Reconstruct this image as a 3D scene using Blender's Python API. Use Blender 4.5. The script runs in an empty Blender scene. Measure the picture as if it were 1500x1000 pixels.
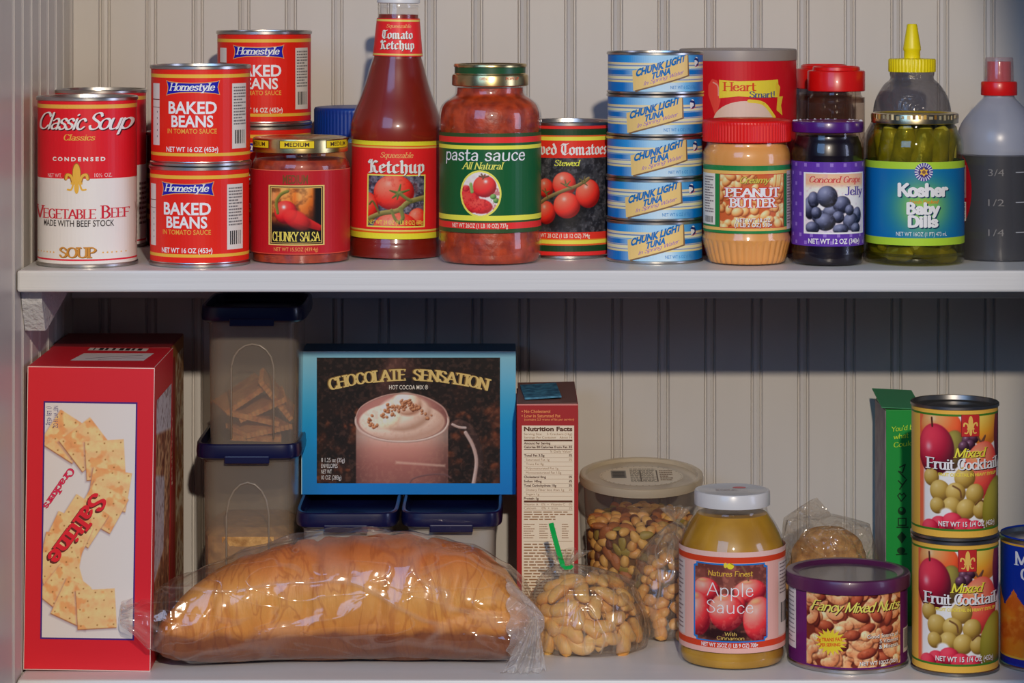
import bpy, math, random
import numpy as np
from mathutils import Vector, Matrix
from mathutils.geometry import tessellate_polygon

S = bpy.context.scene
COL = S.collection
PI = math.pi
F = 4200.0          # focal length in photo pixels
ZC = 0.5588         # camera height above the lower shelf
ZU = 0.330          # top of the upper shelf
YF = 2.31           # front edge of the shelves
YB = 2.616          # back wall
GAIN = 1.32         # albedo per photographed value

# ------------------------------------------------------------------ camera
cam_d = bpy.data.cameras.new('camera')
cam_d.sensor_width = 36.0
cam_d.lens = 36.0 * F / 1500.0
cam_d.shift_y = -520.0 / 1500.0
cam_d.clip_start = 0.05
cam = bpy.data.objects.new('camera', cam_d)
cam.location = (0, 0, ZC)
cam.rotation_euler = (PI / 2, 0, 0)
COL.objects.link(cam)
S.camera = cam

# ------------------------------------------------------------------ light
S.view_settings.view_transform = 'Standard'
S.view_settings.look = 'None'
S.view_settings.gamma = 1.0
S.view_settings.use_curve_mapping = False
S.view_settings.exposure = 0.0
S.cycles.transparent_max_bounces = 48
w = bpy.data.worlds.new('room')
S.world = w
w.use_nodes = True
bg = w.node_tree.nodes['Background']
bg.inputs['Color'].default_value = (0.10, 0.19, 0.48, 1)
bg.inputs['Strength'].default_value = 0.12

def aim(o, tgt):
    d = Vector(tgt) - o.location
    o.rotation_euler = d.to_track_quat('-Z', 'Y').to_euler()

ld = bpy.data.lights.new('key_spot', 'SPOT')
ld.energy = 148
ld.color = (1.0, 0.87, 0.715)
ld.shadow_soft_size = 0.028
ld.spot_size = math.radians(52.4)
ld.spot_blend = 0.06
key = bpy.data.objects.new('key_spot', ld)
key.location = (0.15, 0.0, ZC + 0.57)
COL.objects.link(key)
aim(key, (-0.80, 2.60, 0.28))

ld = bpy.data.lights.new('window_light', 'AREA')
ld.shape = 'RECTANGLE'; ld.size = 1.2; ld.size_y = 1.4
ld.energy = 22
ld.color = (0.27, 0.53, 1.0)
win = bpy.data.objects.new('window_light', ld)
win.location = (-1.1, -0.1, 1.45)
COL.objects.link(win)
aim(win, (0, 2.4, 0.3))

ld = bpy.data.lights.new('side_fill_light', 'AREA')  # added fill from the right to brighten the left wall, no window seen there
ld.shape = 'RECTANGLE'; ld.size = 0.7; ld.size_y = 1.2
ld.energy = 14
ld.color = (0.62, 0.70, 1.0)
sw = bpy.data.objects.new('side_fill_light', ld)
sw.location = (2.4, 1.25, 0.75)
COL.objects.link(sw)
aim(sw, (-0.4, 2.3, 0.4))

# ------------------------------------------------------------------ colour
def lin(v):
    v = np.asarray(v, float) / 255.0
    return np.where(v <= 0.04045, v / 12.92, ((v + 0.055) / 1.055) ** 2.4)

def C(r, g, b):
    """colour as photographed (0-255) -> linear albedo"""
    return tuple(np.clip(lin((r, g, b)) * GAIN, 0.002, 0.88))

def C4(r, g, b):
    return (*C(r, g, b), 1.0)

# ------------------------------------------------------------------ materials
MATS = {}
def _pb(name):
    m = bpy.data.materials.new(name); m.use_nodes = True
    nt = m.node_tree
    return m, nt, nt.nodes['Principled BSDF']

def mat(name, col, rough=0.5, metal=0.0, noise=None, bump=None, coat=0.0, sss=0.0, spec=0.5, trans=None):
    """plain procedural material; noise=(scale, colour2, detail) bump=(scale, strength)"""
    if name in MATS: return MATS[name]
    m, nt, b = _pb(name)
    b.inputs['Base Color'].default_value = (*col, 1)
    b.inputs['Roughness'].default_value = rough
    b.inputs['Metallic'].default_value = metal
    b.inputs['Specular IOR Level'].default_value = spec
    if coat:
        b.inputs['Coat Weight'].default_value = coat
        b.inputs['Coat Roughness'].default_value = 0.05
    if noise or bump:
        tc = nt.nodes.new('ShaderNodeTexCoord')
    if noise:
        n = nt.nodes.new('ShaderNodeTexNoise'); n.inputs['Scale'].default_value = noise[0]
        n.inputs['Detail'].default_value = noise[2] if len(noise) > 2 else 3
        nt.links.new(tc.outputs['Object'], n.inputs['Vector'])
        mx = nt.nodes.new('ShaderNodeMix'); mx.data_type = 'RGBA'
        mr = nt.nodes.new('ShaderNodeMapRange')
        mr.inputs[1].default_value = 0.35; mr.inputs[2].default_value = 0.65
        nt.links.new(n.outputs['Fac'], mr.inputs[0])
        nt.links.new(mr.outputs[0], mx.inputs[0])
        mx.inputs[6].default_value = (*col, 1); mx.inputs[7].default_value = (*noise[1], 1)
        nt.links.new(mx.outputs[2], b.inputs['Base Color'])
    if bump:
        n2 = nt.nodes.new('ShaderNodeTexNoise'); n2.inputs['Scale'].default_value = bump[0]
        n2.inputs['Detail'].default_value = 4
        nt.links.new(tc.outputs['Object'], n2.inputs['Vector'])
        bp = nt.nodes.new('ShaderNodeBump'); bp.inputs['Strength'].default_value = bump[1]
        bp.inputs['Distance'].default_value = 0.002
        nt.links.new(n2.outputs['Fac'], bp.inputs['Height'])
        nt.links.new(bp.outputs[0], b.inputs['Normal'])
    MATS[name] = m
    return m

def film(name, tint=(1, 1, 1), body=None, cover=0.0, rough=0.03, ior=1.45, bump=None, gl=1.0, crease=0.22):
    """thin clear skin: see-through with fresnel gloss; cover = share of milky body"""
    if name in MATS: return MATS[name]
    m = bpy.data.materials.new(name); m.use_nodes = True
    nt = m.node_tree; nt.nodes.clear()
    out = nt.nodes.new('ShaderNodeOutputMaterial')
    tr = nt.nodes.new('ShaderNodeBsdfTransparent'); tr.inputs[0].default_value = (*tint, 1)
    gs = nt.nodes.new('ShaderNodeBsdfGlossy'); gs.inputs['Roughness'].default_value = rough
    gs.inputs[0].default_value = (gl, gl, gl, 1)
    lw = nt.nodes.new('ShaderNodeLayerWeight'); lw.inputs['Blend'].default_value = 0.5
    pw = nt.nodes.new('ShaderNodeMath'); pw.operation = 'POWER'; pw.inputs[1].default_value = 5.0
    nt.links.new(lw.outputs['Facing'], pw.inputs[0])
    fr = nt.nodes.new('ShaderNodeMath'); fr.operation = 'MULTIPLY_ADD'
    f0 = ((ior-1)/(ior+1))**2
    fr.inputs[1].default_value = 0.75 - f0; fr.inputs[2].default_value = f0
    nt.links.new(pw.outputs[0], fr.inputs[0])
    base = tr
    if cover > 0:
        df = nt.nodes.new('ShaderNodeBsdfDiffuse'); df.inputs[0].default_value = (*body, 1)
        tl = nt.nodes.new('ShaderNodeBsdfTranslucent'); tl.inputs[0].default_value = (*body, 1)
        m0 = nt.nodes.new('ShaderNodeMixShader'); m0.inputs[0].default_value = 0.4
        nt.links.new(df.outputs[0], m0.inputs[1]); nt.links.new(tl.outputs[0], m0.inputs[2])
        m1 = nt.nodes.new('ShaderNodeMixShader'); m1.inputs[0].default_value = cover
        nt.links.new(tr.outputs[0], m1.inputs[1]); nt.links.new(m0.outputs[0], m1.inputs[2])
        base = m1
    mx = nt.nodes.new('ShaderNodeMixShader')
    nt.links.new(fr.outputs[0], mx.inputs[0])
    nt.links.new(base.outputs[0], mx.inputs[1]); nt.links.new(gs.outputs[0], mx.inputs[2])
    nt.links.new(mx.outputs[0], out.inputs[0])
    if bump:
        tc = nt.nodes.new('ShaderNodeTexCoord')
        mp = nt.nodes.new('ShaderNodeMapping'); mp.inputs['Scale'].default_value = bump[2] if len(bump) > 2 else (1, 1, 1)
        nt.links.new(tc.outputs['Object'], mp.inputs[0])
        def M(op, a_, b_=None):
            q = nt.nodes.new('ShaderNodeMath'); q.operation = op
            for i_, v_ in enumerate((a_, b_)):
                if v_ is None: continue
                if isinstance(v_, (int, float)): q.inputs[i_].default_value = v_
                else: nt.links.new(v_, q.inputs[i_])
            return q.outputs[0]
        def ridge(sc, dist, wid):
            n2 = nt.nodes.new('ShaderNodeTexNoise'); n2.inputs['Scale'].default_value = sc
            n2.inputs['Detail'].default_value = 1.5; n2.inputs['Distortion'].default_value = dist
            nt.links.new(mp.outputs[0], n2.inputs['Vector'])
            r_ = M('ABSOLUTE', M('SUBTRACT', n2.outputs['Fac'], 0.5))
            mr = nt.nodes.new('ShaderNodeMapRange'); mr.interpolation_type = 'SMOOTHSTEP'
            nt.links.new(r_, mr.inputs[0]); mr.inputs[2].default_value = wid; mr.inputs[3].default_value = 1; mr.inputs[4].default_value = 0
            return mr.outputs[0], n2.outputs['Fac']
        ra, na = ridge(bump[0], .6, .035); rb, nb = ridge(bump[0]*2.3, 1.2, .03)
        h_ = M('ADD', M('ADD', M('MULTIPLY', na, 1.2), M('MULTIPLY', nb, .35)), M('ADD', M('MULTIPLY', ra, .22), M('MULTIPLY', rb, .10)))
        bp = nt.nodes.new('ShaderNodeBump'); bp.inputs['Strength'].default_value = bump[1]
        bp.inputs['Distance'].default_value = 0.01
        nt.links.new(h_, bp.inputs['Height'])
        nt.links.new(bp.outputs[0], gs.inputs['Normal']); nt.links.new(bp.outputs[0], lw.inputs['Normal'])
        if cover > 0:
            cv = M('ADD', cover, M('MULTIPLY', M('MAXIMUM', ra, M('MULTIPLY', rb, .6)), crease))
            nt.links.new(cv, m1.inputs[0])
    MATS[name] = m
    return m

def print_mat(name, rough, coat=0.0, metal=0.0):
    if name in MATS: return MATS[name]
    m, nt, b = _pb(name)
    a = nt.nodes.new('ShaderNodeAttribute'); a.attribute_name = 'Col'
    nt.links.new(a.outputs['Color'], b.inputs['Base Color'])
    b.inputs['Roughness'].default_value = rough
    b.inputs['Metallic'].default_value = metal
    b.inputs['Specular IOR Level'].default_value = 0.28
    b.inputs['Coat Weight'].default_value = coat
    b.inputs['Coat Roughness'].default_value = 0.12
    MATS[name] = m
    return m

PAPER = print_mat('printed_gloss_paper', 0.42, 0.07)
CARD = print_mat('printed_carton', 0.5, 0.02)
TIN = mat('tin_metal', (0.56, 0.54, 0.51), 0.30, 1.0)
DARKTIN = mat('dull_tin_metal', (0.30, 0.29, 0.28), 0.35, 1.0)
GOLD = mat('gold_lid_metal', (0.62, 0.48, 0.22), 0.27, 1.0)
GLASS = film('clear_glass')

# ------------------------------------------------------------------ objects
def link(name, me, m, parent=None, loc=None, smooth=None):
    o = bpy.data.objects.new(name, me)
    COL.objects.link(o)
    if m is not None:
        for q in (m if isinstance(m, (list, tuple)) else [m]): me.materials.append(q)
    if parent is not None: o.parent = parent
    if loc is not None: o.location = loc
    if smooth is not None:
        a = np.full(len(me.polygons), bool(smooth)); me.polygons.foreach_set('use_smooth', a)
        if smooth and smooth is not True: me.set_sharp_from_angle(angle=smooth)
    return o

def mesh(V, Fs):
    me = bpy.data.meshes.new('m'); me.from_pydata([tuple(map(float, v)) for v in V], [], Fs); me.update()
    return me

def tag(o, label, cat, group=None, kind=None):
    o['label'] = label; o['category'] = cat
    if group: o['group'] = group
    if kind: o['kind'] = kind
    return o

def thing(name, label, cat, loc, group=None, rz=0.0):
    o = bpy.data.objects.new(name, None); o.empty_display_size = 0.01
    COL.objects.link(o); o.location = loc; o.rotation_euler = (0, 0, rz)
    return tag(o, label, cat, group)

def dup(root, loc, rot=(0, 0, 0), label=None, group=None):
    r = root.copy(); COL.objects.link(r); r.location = loc; r.rotation_euler = rot
    if label: r['label'] = label
    if group: r['group'] = group
    for ch in list(root.children):
        c = ch.copy(); COL.objects.link(c); c.parent = r
        for g in ch.children:
            d = g.copy(); COL.objects.link(d); d.parent = c
    return r

def lathe(prof, seg=72, ribs=None, sq=None, cx=1.0, cy=1.0):
    """prof: [(r,z)], r=0 closes. ribs=(n, depth, i0, i1) flutes rows i0..i1. sq=exponent for a rounded-square section"""
    V = []; Fs = []; rows = []
    for i, (r, z) in enumerate(prof):
        if r <= 1e-7:
            rows.append([len(V)]); V.append((0, 0, z)); continue
        row = []
        for j in range(seg):
            a = 2 * PI * j / seg
            rr = r
            if ribs and ribs[2] <= i <= ribs[3]:
                rr = r - ribs[1] * (0.5 + 0.5 * math.cos(a * ribs[0])) ** 2
            c, s = math.cos(a), math.sin(a)
            if sq:
                q = (abs(c) ** sq + abs(s) ** sq) ** (-1.0 / sq); c *= q; s *= q
            row.append(len(V)); V.append((rr * c * cx, rr * s * cy, z))
        rows.append(row)
    for a, b in zip(rows[:-1], rows[1:]):
        if len(a) == 1 and len(b) == 1: continue
        for j in range(seg):
            k = (j + 1) % seg
            if len(a) == 1: Fs.append((a[0], b[k], b[j]))
            elif len(b) == 1: Fs.append((a[j], a[k], b[0]))
            else: Fs.append((a[j], a[k], b[k], b[j]))
    return mesh(V, Fs)

def rnd(prof, n=4):
    """Catmull-Rom smoothing of a profile"""
    P = [np.array(p, float) for p in prof]; out = []
    for i in range(len(P) - 1):
        p0 = P[max(i - 1, 0)]; p1 = P[i]; p2 = P[i + 1]; p3 = P[min(i + 2, len(P) - 1)]
        for t in np.arange(n) / n:
            out.append(tuple(0.5 * ((2 * p1) + (-p0 + p2) * t + (2 * p0 - 5 * p1 + 4 * p2 - p3) * t * t + (-p0 + 3 * p1 - 3 * p2 + p3) * t ** 3)))
    out.append(tuple(P[-1]))
    return out

def boxm(x0, x1, y0, y1, z0, z1, bev=0.0):
    import bmesh
    bm = bmesh.new()
    vs = [bm.verts.new((x, y, z)) for x in (x0, x1) for y in (y0, y1) for z in (z0, z1)]
    for f in ((0, 1, 3, 2), (4, 6, 7, 5), (0, 4, 5, 1), (2, 3, 7, 6), (0, 2, 6, 4), (1, 5, 7, 3)):
        bm.faces.new([vs[i] for i in f])
    bmesh.ops.recalc_face_normals(bm, faces=bm.faces)
    if bev: bmesh.ops.bevel(bm, geom=bm.edges[:], offset=bev, segments=2, affect='EDGES', profile=0.5)
    me = bpy.data.meshes.new('m'); bm.to_mesh(me); bm.free()
    return me

def tube(path, r, seg=8, taper=None, cap=True):
    P = [Vector(p) for p in path]; V = []; Fs = []
    up = Vector((0, 0, 1))
    for i, p in enumerate(P):
        t = (P[min(i + 1, len(P) - 1)] - P[max(i - 1, 0)]).normalized()
        a = t.cross(up)
        if a.length < 1e-3: a = t.cross(Vector((1, 0, 0)))
        a.normalize(); b = t.cross(a)
        rr = r if taper is None else r * taper[i]
        for j in range(seg):
            q = 2 * PI * j / seg
            V.append(p + a * math.cos(q) * rr + b * math.sin(q) * rr)
    n = len(P)
    for i in range(n - 1):
        for j in range(seg):
            k = (j + 1) % seg
            Fs.append((i * seg + j, i * seg + k, (i + 1) * seg + k, (i + 1) * seg + j))
    if cap:
        Fs.append(tuple(range(seg))[::-1]); Fs.append(tuple((n - 1) * seg + j for j in range(seg)))
    return mesh(V, Fs)

def grid_fn(fn, nu, nv, closed_u=False):
    V = [fn(i / (nu if closed_u else nu - 1), j / (nv - 1)) for j in range(nv) for i in range(nu)]
    Fs = []
    for j in range(nv - 1):
        for i in range(nu if closed_u else nu - 1):
            k = (i + 1) % nu
            Fs.append((j * nu + i, j * nu + k, (j + 1) * nu + k, (j + 1) * nu + i))
    return mesh(V, Fs)

# ------------------------------------------------------------------ where things stand
class Pl:
    """a round thing: photo centre x and width, its front bottom y (or its depth Y), the height zs it stands at"""
    def __init__(s, cx, w, zs, yf=None, Y=None, R=None):
        s.cx = cx; s.zs = zs
        if Y is None:
            yfm = F * (ZC - zs) / (yf + 20.0)
            Y = yfm / (1 - w / 2 / F)
        s.Y = Y; s.k = Y / F; s.rp = w / 2.0
        s.R = R or s.rp * s.k
        s.X = (cx - 750) * s.k
        s.loc = (s.X, Y, zs)
    def za(s, y): return ZC - (y + 20) * s.k - s.zs
    def zf(s, y): return ZC - (y + 20) * (s.Y - s.R) / F - s.zs
    def U(s, x): return s.cx + s.rp * math.asin(max(-1, min(1, (x - s.cx) / s.rp)))
    def prof(s, pts): return [(hw * s.k, s.za(y)) for hw, y in pts]
    def wrap(s, rfun=None, off=0.0, turn=0.0):
        """label-pixel -> local position on the round side; rfun(z) radius"""
        def f(x, y, lay):
            th = (x - s.cx) / s.rp + turn
            z = ZC - (y + 20) * (s.Y - s.R) / F - s.zs
            r = (rfun(z) if rfun else s.R) + off + lay * 0.00007
            return np.stack([r * np.sin(th), -r * np.cos(th), z], 1)
        return f

def flat(x0, y0, k, z0, yloc, ax=(1, 0, 0), up=(0, 0, 1), nrm=(0, -1, 0)):
    """label-pixel -> local position on a plane; (x0,y0) pixel maps to origin"""
    ax, up, nrm = map(np.array, (ax, up, nrm))
    def f(x, y, lay):
        return ((x - x0) * k)[:, None] * ax + ((y0 - y) * k)[:, None] * up + np.array([0, yloc, z0]) + (lay * 0.00007)[:, None] * nrm
    return f
# ------------------------------------------------------------------ lettering
GL = {
'A':"72|l 0,0 36,100 72,0|l 14,36 58,36", 'B':"62|l 8,0 8,100|s 8,100 34,99 50,76 34,54 8,53|s 8,53 38,52 56,27 38,1 8,0",
'C':"66|s 61,78 50,96 34,100 14,88 4,50 14,12 34,0 52,5 62,22", 'D':"72|l 8,0 8,100|s 8,100 36,98 58,84 66,50 58,16 36,2 8,0",
'E':"58|l 8,0 8,100|l 8,100 54,100|l 8,52 44,52|l 8,0 54,0", 'F':"54|l 8,0 8,100|l 8,100 52,100|l 8,52 42,52",
'G':"72|s 62,80 50,97 34,100 14,88 4,50 14,12 34,0 54,5 64,20|l 46,46 64,46 64,4", 'H':"74|l 8,0 8,100|l 66,0 66,100|l 8,52 66,52",
'I':"24|l 12,0 12,100", 'J':"46|l 34,100 34,24|s 34,24 28,4 14,0 4,12", 'K':"68|l 8,0 8,100|l 62,100 10,44|l 26,60 66,0",
'L':"54|l 8,0 8,100|l 8,0 52,0", 'M':"90|l 8,0 8,100 45,8 82,100 82,0", 'N':"76|l 8,0 8,100 68,0 68,100",
'O':"76|S 38,100 14,88 4,50 14,12 38,0 62,12 72,50 62,88", 'P':"60|l 8,0 8,100|s 8,100 36,99 56,75 36,50 8,48",
'Q':"76|S 38,100 14,88 4,50 14,12 38,0 62,12 72,50 62,88|l 44,24 70,-8", 'R':"68|l 8,0 8,100|s 8,100 36,99 56,76 36,52 8,50|l 34,50 64,0",
'S':"58|s 51,80 42,96 27,100 10,90 8,70 28,54 48,40 54,22 44,5 26,0 12,5 4,22", 'T':"66|l 33,0 33,100|l 2,100 64,100",
'U':"72|l 8,100 8,30|s 8,30 14,8 36,0 58,8 64,30|l 64,30 64,100", 'V':"70|l 0,100 35,0 70,100", 'W':"100|l 0,100 26,0 50,90 74,0 100,100",
'X':"68|l 2,0 66,100|l 2,100 66,0", 'Y':"66|l 0,100 33,48 66,100|l 33,48 33,0", 'Z':"60|l 4,100 56,100 4,0 56,0",
'a':"52|s 8,52 22,64 36,60 42,46|l 42,46 42,0|s 42,38 16,32 6,17 14,2 30,3 42,16", 'b':"56|l 8,0 8,100|s 8,46 22,62 38,62 50,46 50,18 38,2 22,2 8,16",
'c':"48|s 44,50 34,63 22,63 9,50 6,32 11,10 25,0 36,3 45,15", 'd':"58|l 48,0 48,100|s 48,46 36,62 20,62 6,46 6,18 20,2 36,2 48,16",
'e':"50|l 6,35 45,35|s 45,35 40,56 26,64 12,56 5,32 12,8 28,0 40,4 46,15", 'f':"34|s 36,90 28,100 18,94 14,78|l 14,80 14,0|l 2,62 30,62",
'g':"56|l 48,64 48,-10|s 48,-10 40,-30 22,-32 8,-22|s 48,46 36,62 20,62 6,46 6,20 20,4 36,4 48,18", 'h':"58|l 8,0 8,100|s 8,42 20,60 36,62 47,50 49,34|l 49,36 49,0",
'i':"22|l 11,0 11,64|l 11,86 11,90", 'j':"24|l 14,64 14,-12|s 14,-12 8,-30 -4,-30|l 14,86 14,90", 'k':"54|l 8,0 8,100|l 46,64 10,28|l 22,40 50,0",
'l':"22|l 11,0 11,100", 'm':"88|l 8,0 8,64|s 8,44 20,60 34,62 43,50 44,40|l 44,42 44,0|s 44,44 56,60 70,62 79,50 80,40|l 80,42 80,0",
'n':"58|l 8,0 8,64|s 8,42 20,60 36,62 47,50 49,34|l 49,36 49,0", 'o':"54|S 27,64 9,54 4,32 9,10 27,0 45,10 50,32 45,54",
'p':"56|l 8,-32 8,64|s 8,46 22,62 38,62 50,46 50,18 38,2 22,2 8,16", 'q':"58|l 48,-32 48,64|s 48,46 36,62 20,62 6,46 6,18 20,2 36,2 48,16",
'r':"40|l 8,0 8,64|s 8,40 18,58 28,64 38,57", 's':"44|s 38,51 30,62 18,64 7,54 10,40 26,33 38,22 36,7 22,0 11,2 4,14",
't':"36|l 14,88 14,16|s 14,16 20,1 34,5|l 2,62 32,62", 'u':"58|l 8,64 8,22|s 8,22 14,3 28,0 42,8 48,20|l 48,64 48,0", 'v':"50|l 2,64 25,0 48,64",
'w':"76|l 2,64 20,0 38,58 56,0 74,64", 'x':"50|l 4,0 46,64|l 4,64 46,0", 'y':"52|l 2,64 26,2|l 50,64 26,2 12,-32", 'z':"46|l 5,64 42,64 4,0 42,0",
'!':"24|l 12,100 12,30|l 12,2 12,6", ' ':"30", '.':"20|l 10,2 10,5", "'":"18|l 9,100 9,78", '-':"36|l 6,34 30,34",
}
BLK = {
'o':"50|l 26,66 8,56 8,12 26,0|l 26,66 42,54 42,10 26,0", 'm':"86|l 4,58 12,66 12,6 20,0|l 12,56 30,66 40,56 40,6 48,0|l 40,56 58,66 68,56 68,6 80,0",
'u':"56|l 4,58 12,66 12,10 24,0 42,10|l 42,66 42,8 54,0", 'a':"50|l 10,56 26,66 38,56 38,8 48,0|l 38,38 12,26 10,8 22,0 38,10",
't':"36|l 14,88 14,10 26,0 34,8|l 2,62 30,62", 'c':"42|l 38,56 24,66 8,54 8,12 22,0 38,10", 'e':"44|l 8,30 36,44 36,56 24,66 8,54 8,12 22,0 38,10",
'h':"54|l 8,98 14,90 14,6 22,0|l 14,54 32,66 44,54 44,4 34,-18", 'p':"54|l 4,58 14,66 14,-26|l 14,54 32,66 44,54 44,12 30,0 14,8",
'K':"76|l 26,100 26,0|l 14,100 6,88 14,76|l 12,0 36,4|l 26,48 50,94 66,84|l 30,54 46,46 52,10 70,0", 'T':"68|l 4,84 14,98 40,92 64,100|l 34,92 12,78 8,36 20,8 42,0 62,14|l 38,92 38,18",
'S':"60|l 52,84 34,100 14,90 12,66 46,38 46,12 26,0 6,14|l 30,98 30,2", 'd':"52|l 44,50 44,10 28,0 8,12 8,54 26,66 44,50 22,98", 's':"42|l 36,58 22,66 10,56 12,42 34,24 34,10 20,0 6,10",
'w':"80|l 4,60 12,66 12,10 26,0 38,10|l 38,66 38,10 52,0 68,12 68,54 58,66",
}
def _cr(P, closed, n=4):
    P = [np.array(p, float) for p in P]; out = []; N = len(P)
    for i in range(N if closed else N - 1):
        g = lambda j: P[j % N] if closed else P[min(max(j, 0), N - 1)]
        p0, p1, p2, p3 = g(i - 1), g(i), g(i + 1), g(i + 2)
        for t in np.arange(n) / n:
            out.append(0.5 * ((2 * p1) + (-p0 + p2) * t + (2 * p0 - 5 * p1 + 4 * p2 - p3) * t * t + (-p0 + 3 * p1 - 3 * p2 + p3) * t ** 3))
    out.append(P[0] if closed else P[-1])
    return out

def _hull(pts):
    pts = sorted(set((round(p[0], 3), round(p[1], 3)) for p in pts))
    if len(pts) < 3: return None
    def half(it):
        h = []
        for p in it:
            while len(h) > 1 and (h[-1][0]-h[-2][0])*(p[1]-h[-2][1]) - (h[-1][1]-h[-2][1])*(p[0]-h[-2][0]) <= 1e-9: h.pop()
            h.append(p)
        return h
    a = half(pts); b = half(pts[::-1])
    r = a[:-1] + b[:-1]
    return r if len(r) > 2 else None

# style: nib width, nib height, nib turn, serif reach, serif thickness, angular, slant
STY = {
 'serif': (11, 4.5, 0, 9, 4, False, 0), 'serifb': (17, 7, 0, 10, 6, False, 0), 'serifi': (11, 4.5, 0, 8, 4, False, 0.28),
 'serifbi': (15, 6.5, 0, 9, 6, False, 0.28), 'slab': (17, 11, 0, 12, 12, False, 0), 'slabw': (22, 9, 0, 12, 12, False, 0),
 'black': (21, 5, 38, 0, 0, True, 0), 'script': (12, 5.5, 25, 0, 0, False, 0.38), 'scriptb': (15, 8, 25, 0, 0, False, 0.38),
 'round': (24, 20, 0, 0, 0, False, 0), 'thin': (7, 6, 0, 0, 0, False, 0), 'hand': (10, 7, 30, 0, 0, False, 0.08),
}
def _nib(w, h, turn, g):
    n = 10; t = math.radians(turn); out = []
    for i in range(n):
        a = 2 * PI * (i + 0.5) / n
        x = math.cos(a) * (w / 2 + g); y = math.sin(a) * (h / 2 + g)
        out.append((x * math.cos(t) - y * math.sin(t), x * math.sin(t) + y * math.cos(t)))
    return out

def pen_text(s, style, grow=0.0, track=4.0):
    """convex polygons (cap height 100, baseline 0) and the advance"""
    w, h, turn, sr, st, ang, sl = STY[style]
    nib = _nib(w, h, turn, grow); polys = []; x = 0.0
    for ch in s:
        d = (BLK.get(ch) if ang and ch in BLK else GL.get(ch, "40")).split('|'); adv = float(d[0])
        for stx in d[1:]:
            kind, rest = stx[0], stx[2:]
            P = [tuple(map(float, q.split(','))) for q in rest.split()]
            if kind == 'S': pts = (P + [P[0]]) if ang else _cr(P, True)
            elif kind == 's' and not ang: pts = _cr(P, False)
            else: pts = P
            for a, b in zip(pts[:-1], pts[1:]):
                hl = _hull([(a[0] + n[0], a[1] + n[1]) for n in nib] + [(b[0] + n[0], b[1] + n[1]) for n in nib])
                if hl: polys.append([(px + x, py) for px, py in hl])
            if sr and ch not in '.!\'' and kind == 'l':
                for e, f_ in ((pts[0], pts[1]), (pts[-1], pts[-2])):
                    dx, dy = f_[0] - e[0], f_[1] - e[1]
                    if abs(dy) > abs(dx) * 0.8 and round(e[1]) in (0, 64, 100, -32):
                        L = w / 2 + sr + grow; T = st / 2 + grow
                        yc = e[1] - (h / 2 - st / 2) * (1 if e[1] > 50 else -1) * 0
                        polys.append([(e[0]-L+x, yc-T), (e[0]+L+x, yc-T), (e[0]+L+x, yc+T), (e[0]-L+x, yc+T)])
                    elif abs(dx) > abs(dy) and ch in 'EFLTZz' and round(e[1]) in (0, 100, 64):
                        sg = -1 if e[1] > 50 else 1
                        if f_[0] < e[0] or ch in 'TZz':
                            T = h / 2 + grow
                            yy = sorted((e[1] - sg * h / 2, e[1] + sg * (sr + 6)))
                            polys.append([(e[0]-T+x, yy[0]-grow), (e[0]+T+x, yy[0]-grow), (e[0]+T+x, yy[1]+grow), (e[0]-T+x, yy[1]+grow)])
        x += adv + track
    if sl: polys = [[(px + py * sl, py) for px, py in q] for q in polys]
    return polys, x - track

_fc = {}
def sans_tris(s, bold=0.0):
    key_ = (s, bold)
    if key_ in _fc: return _fc[key_]
    cu = bpy.data.curves.new('t', 'FONT'); cu.body = s; cu.size = 1.0; cu.resolution_u = 3; cu.offset = bold
    o = bpy.data.objects.new('t', cu)
    me = bpy.data.meshes.new_from_object(o)
    n = len(me.vertices)
    if n == 0:
        tr = []
    else:
        v = np.zeros(n * 3); me.vertices.foreach_get('co', v); v = v.reshape(-1, 3)[:, :2]
        me.calc_loop_triangles()
        t = np.zeros(len(me.loop_triangles) * 3, dtype=np.int32); me.loop_triangles.foreach_get('vertices', t)
        tr = v[t.reshape(-1, 3)]
    bpy.data.objects.remove(o); bpy.data.curves.remove(cu); bpy.data.meshes.remove(me)
    _fc[key_] = tr
    return tr
_cap = float(np.max(sans_tris('H')[:, :, 1]))

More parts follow.
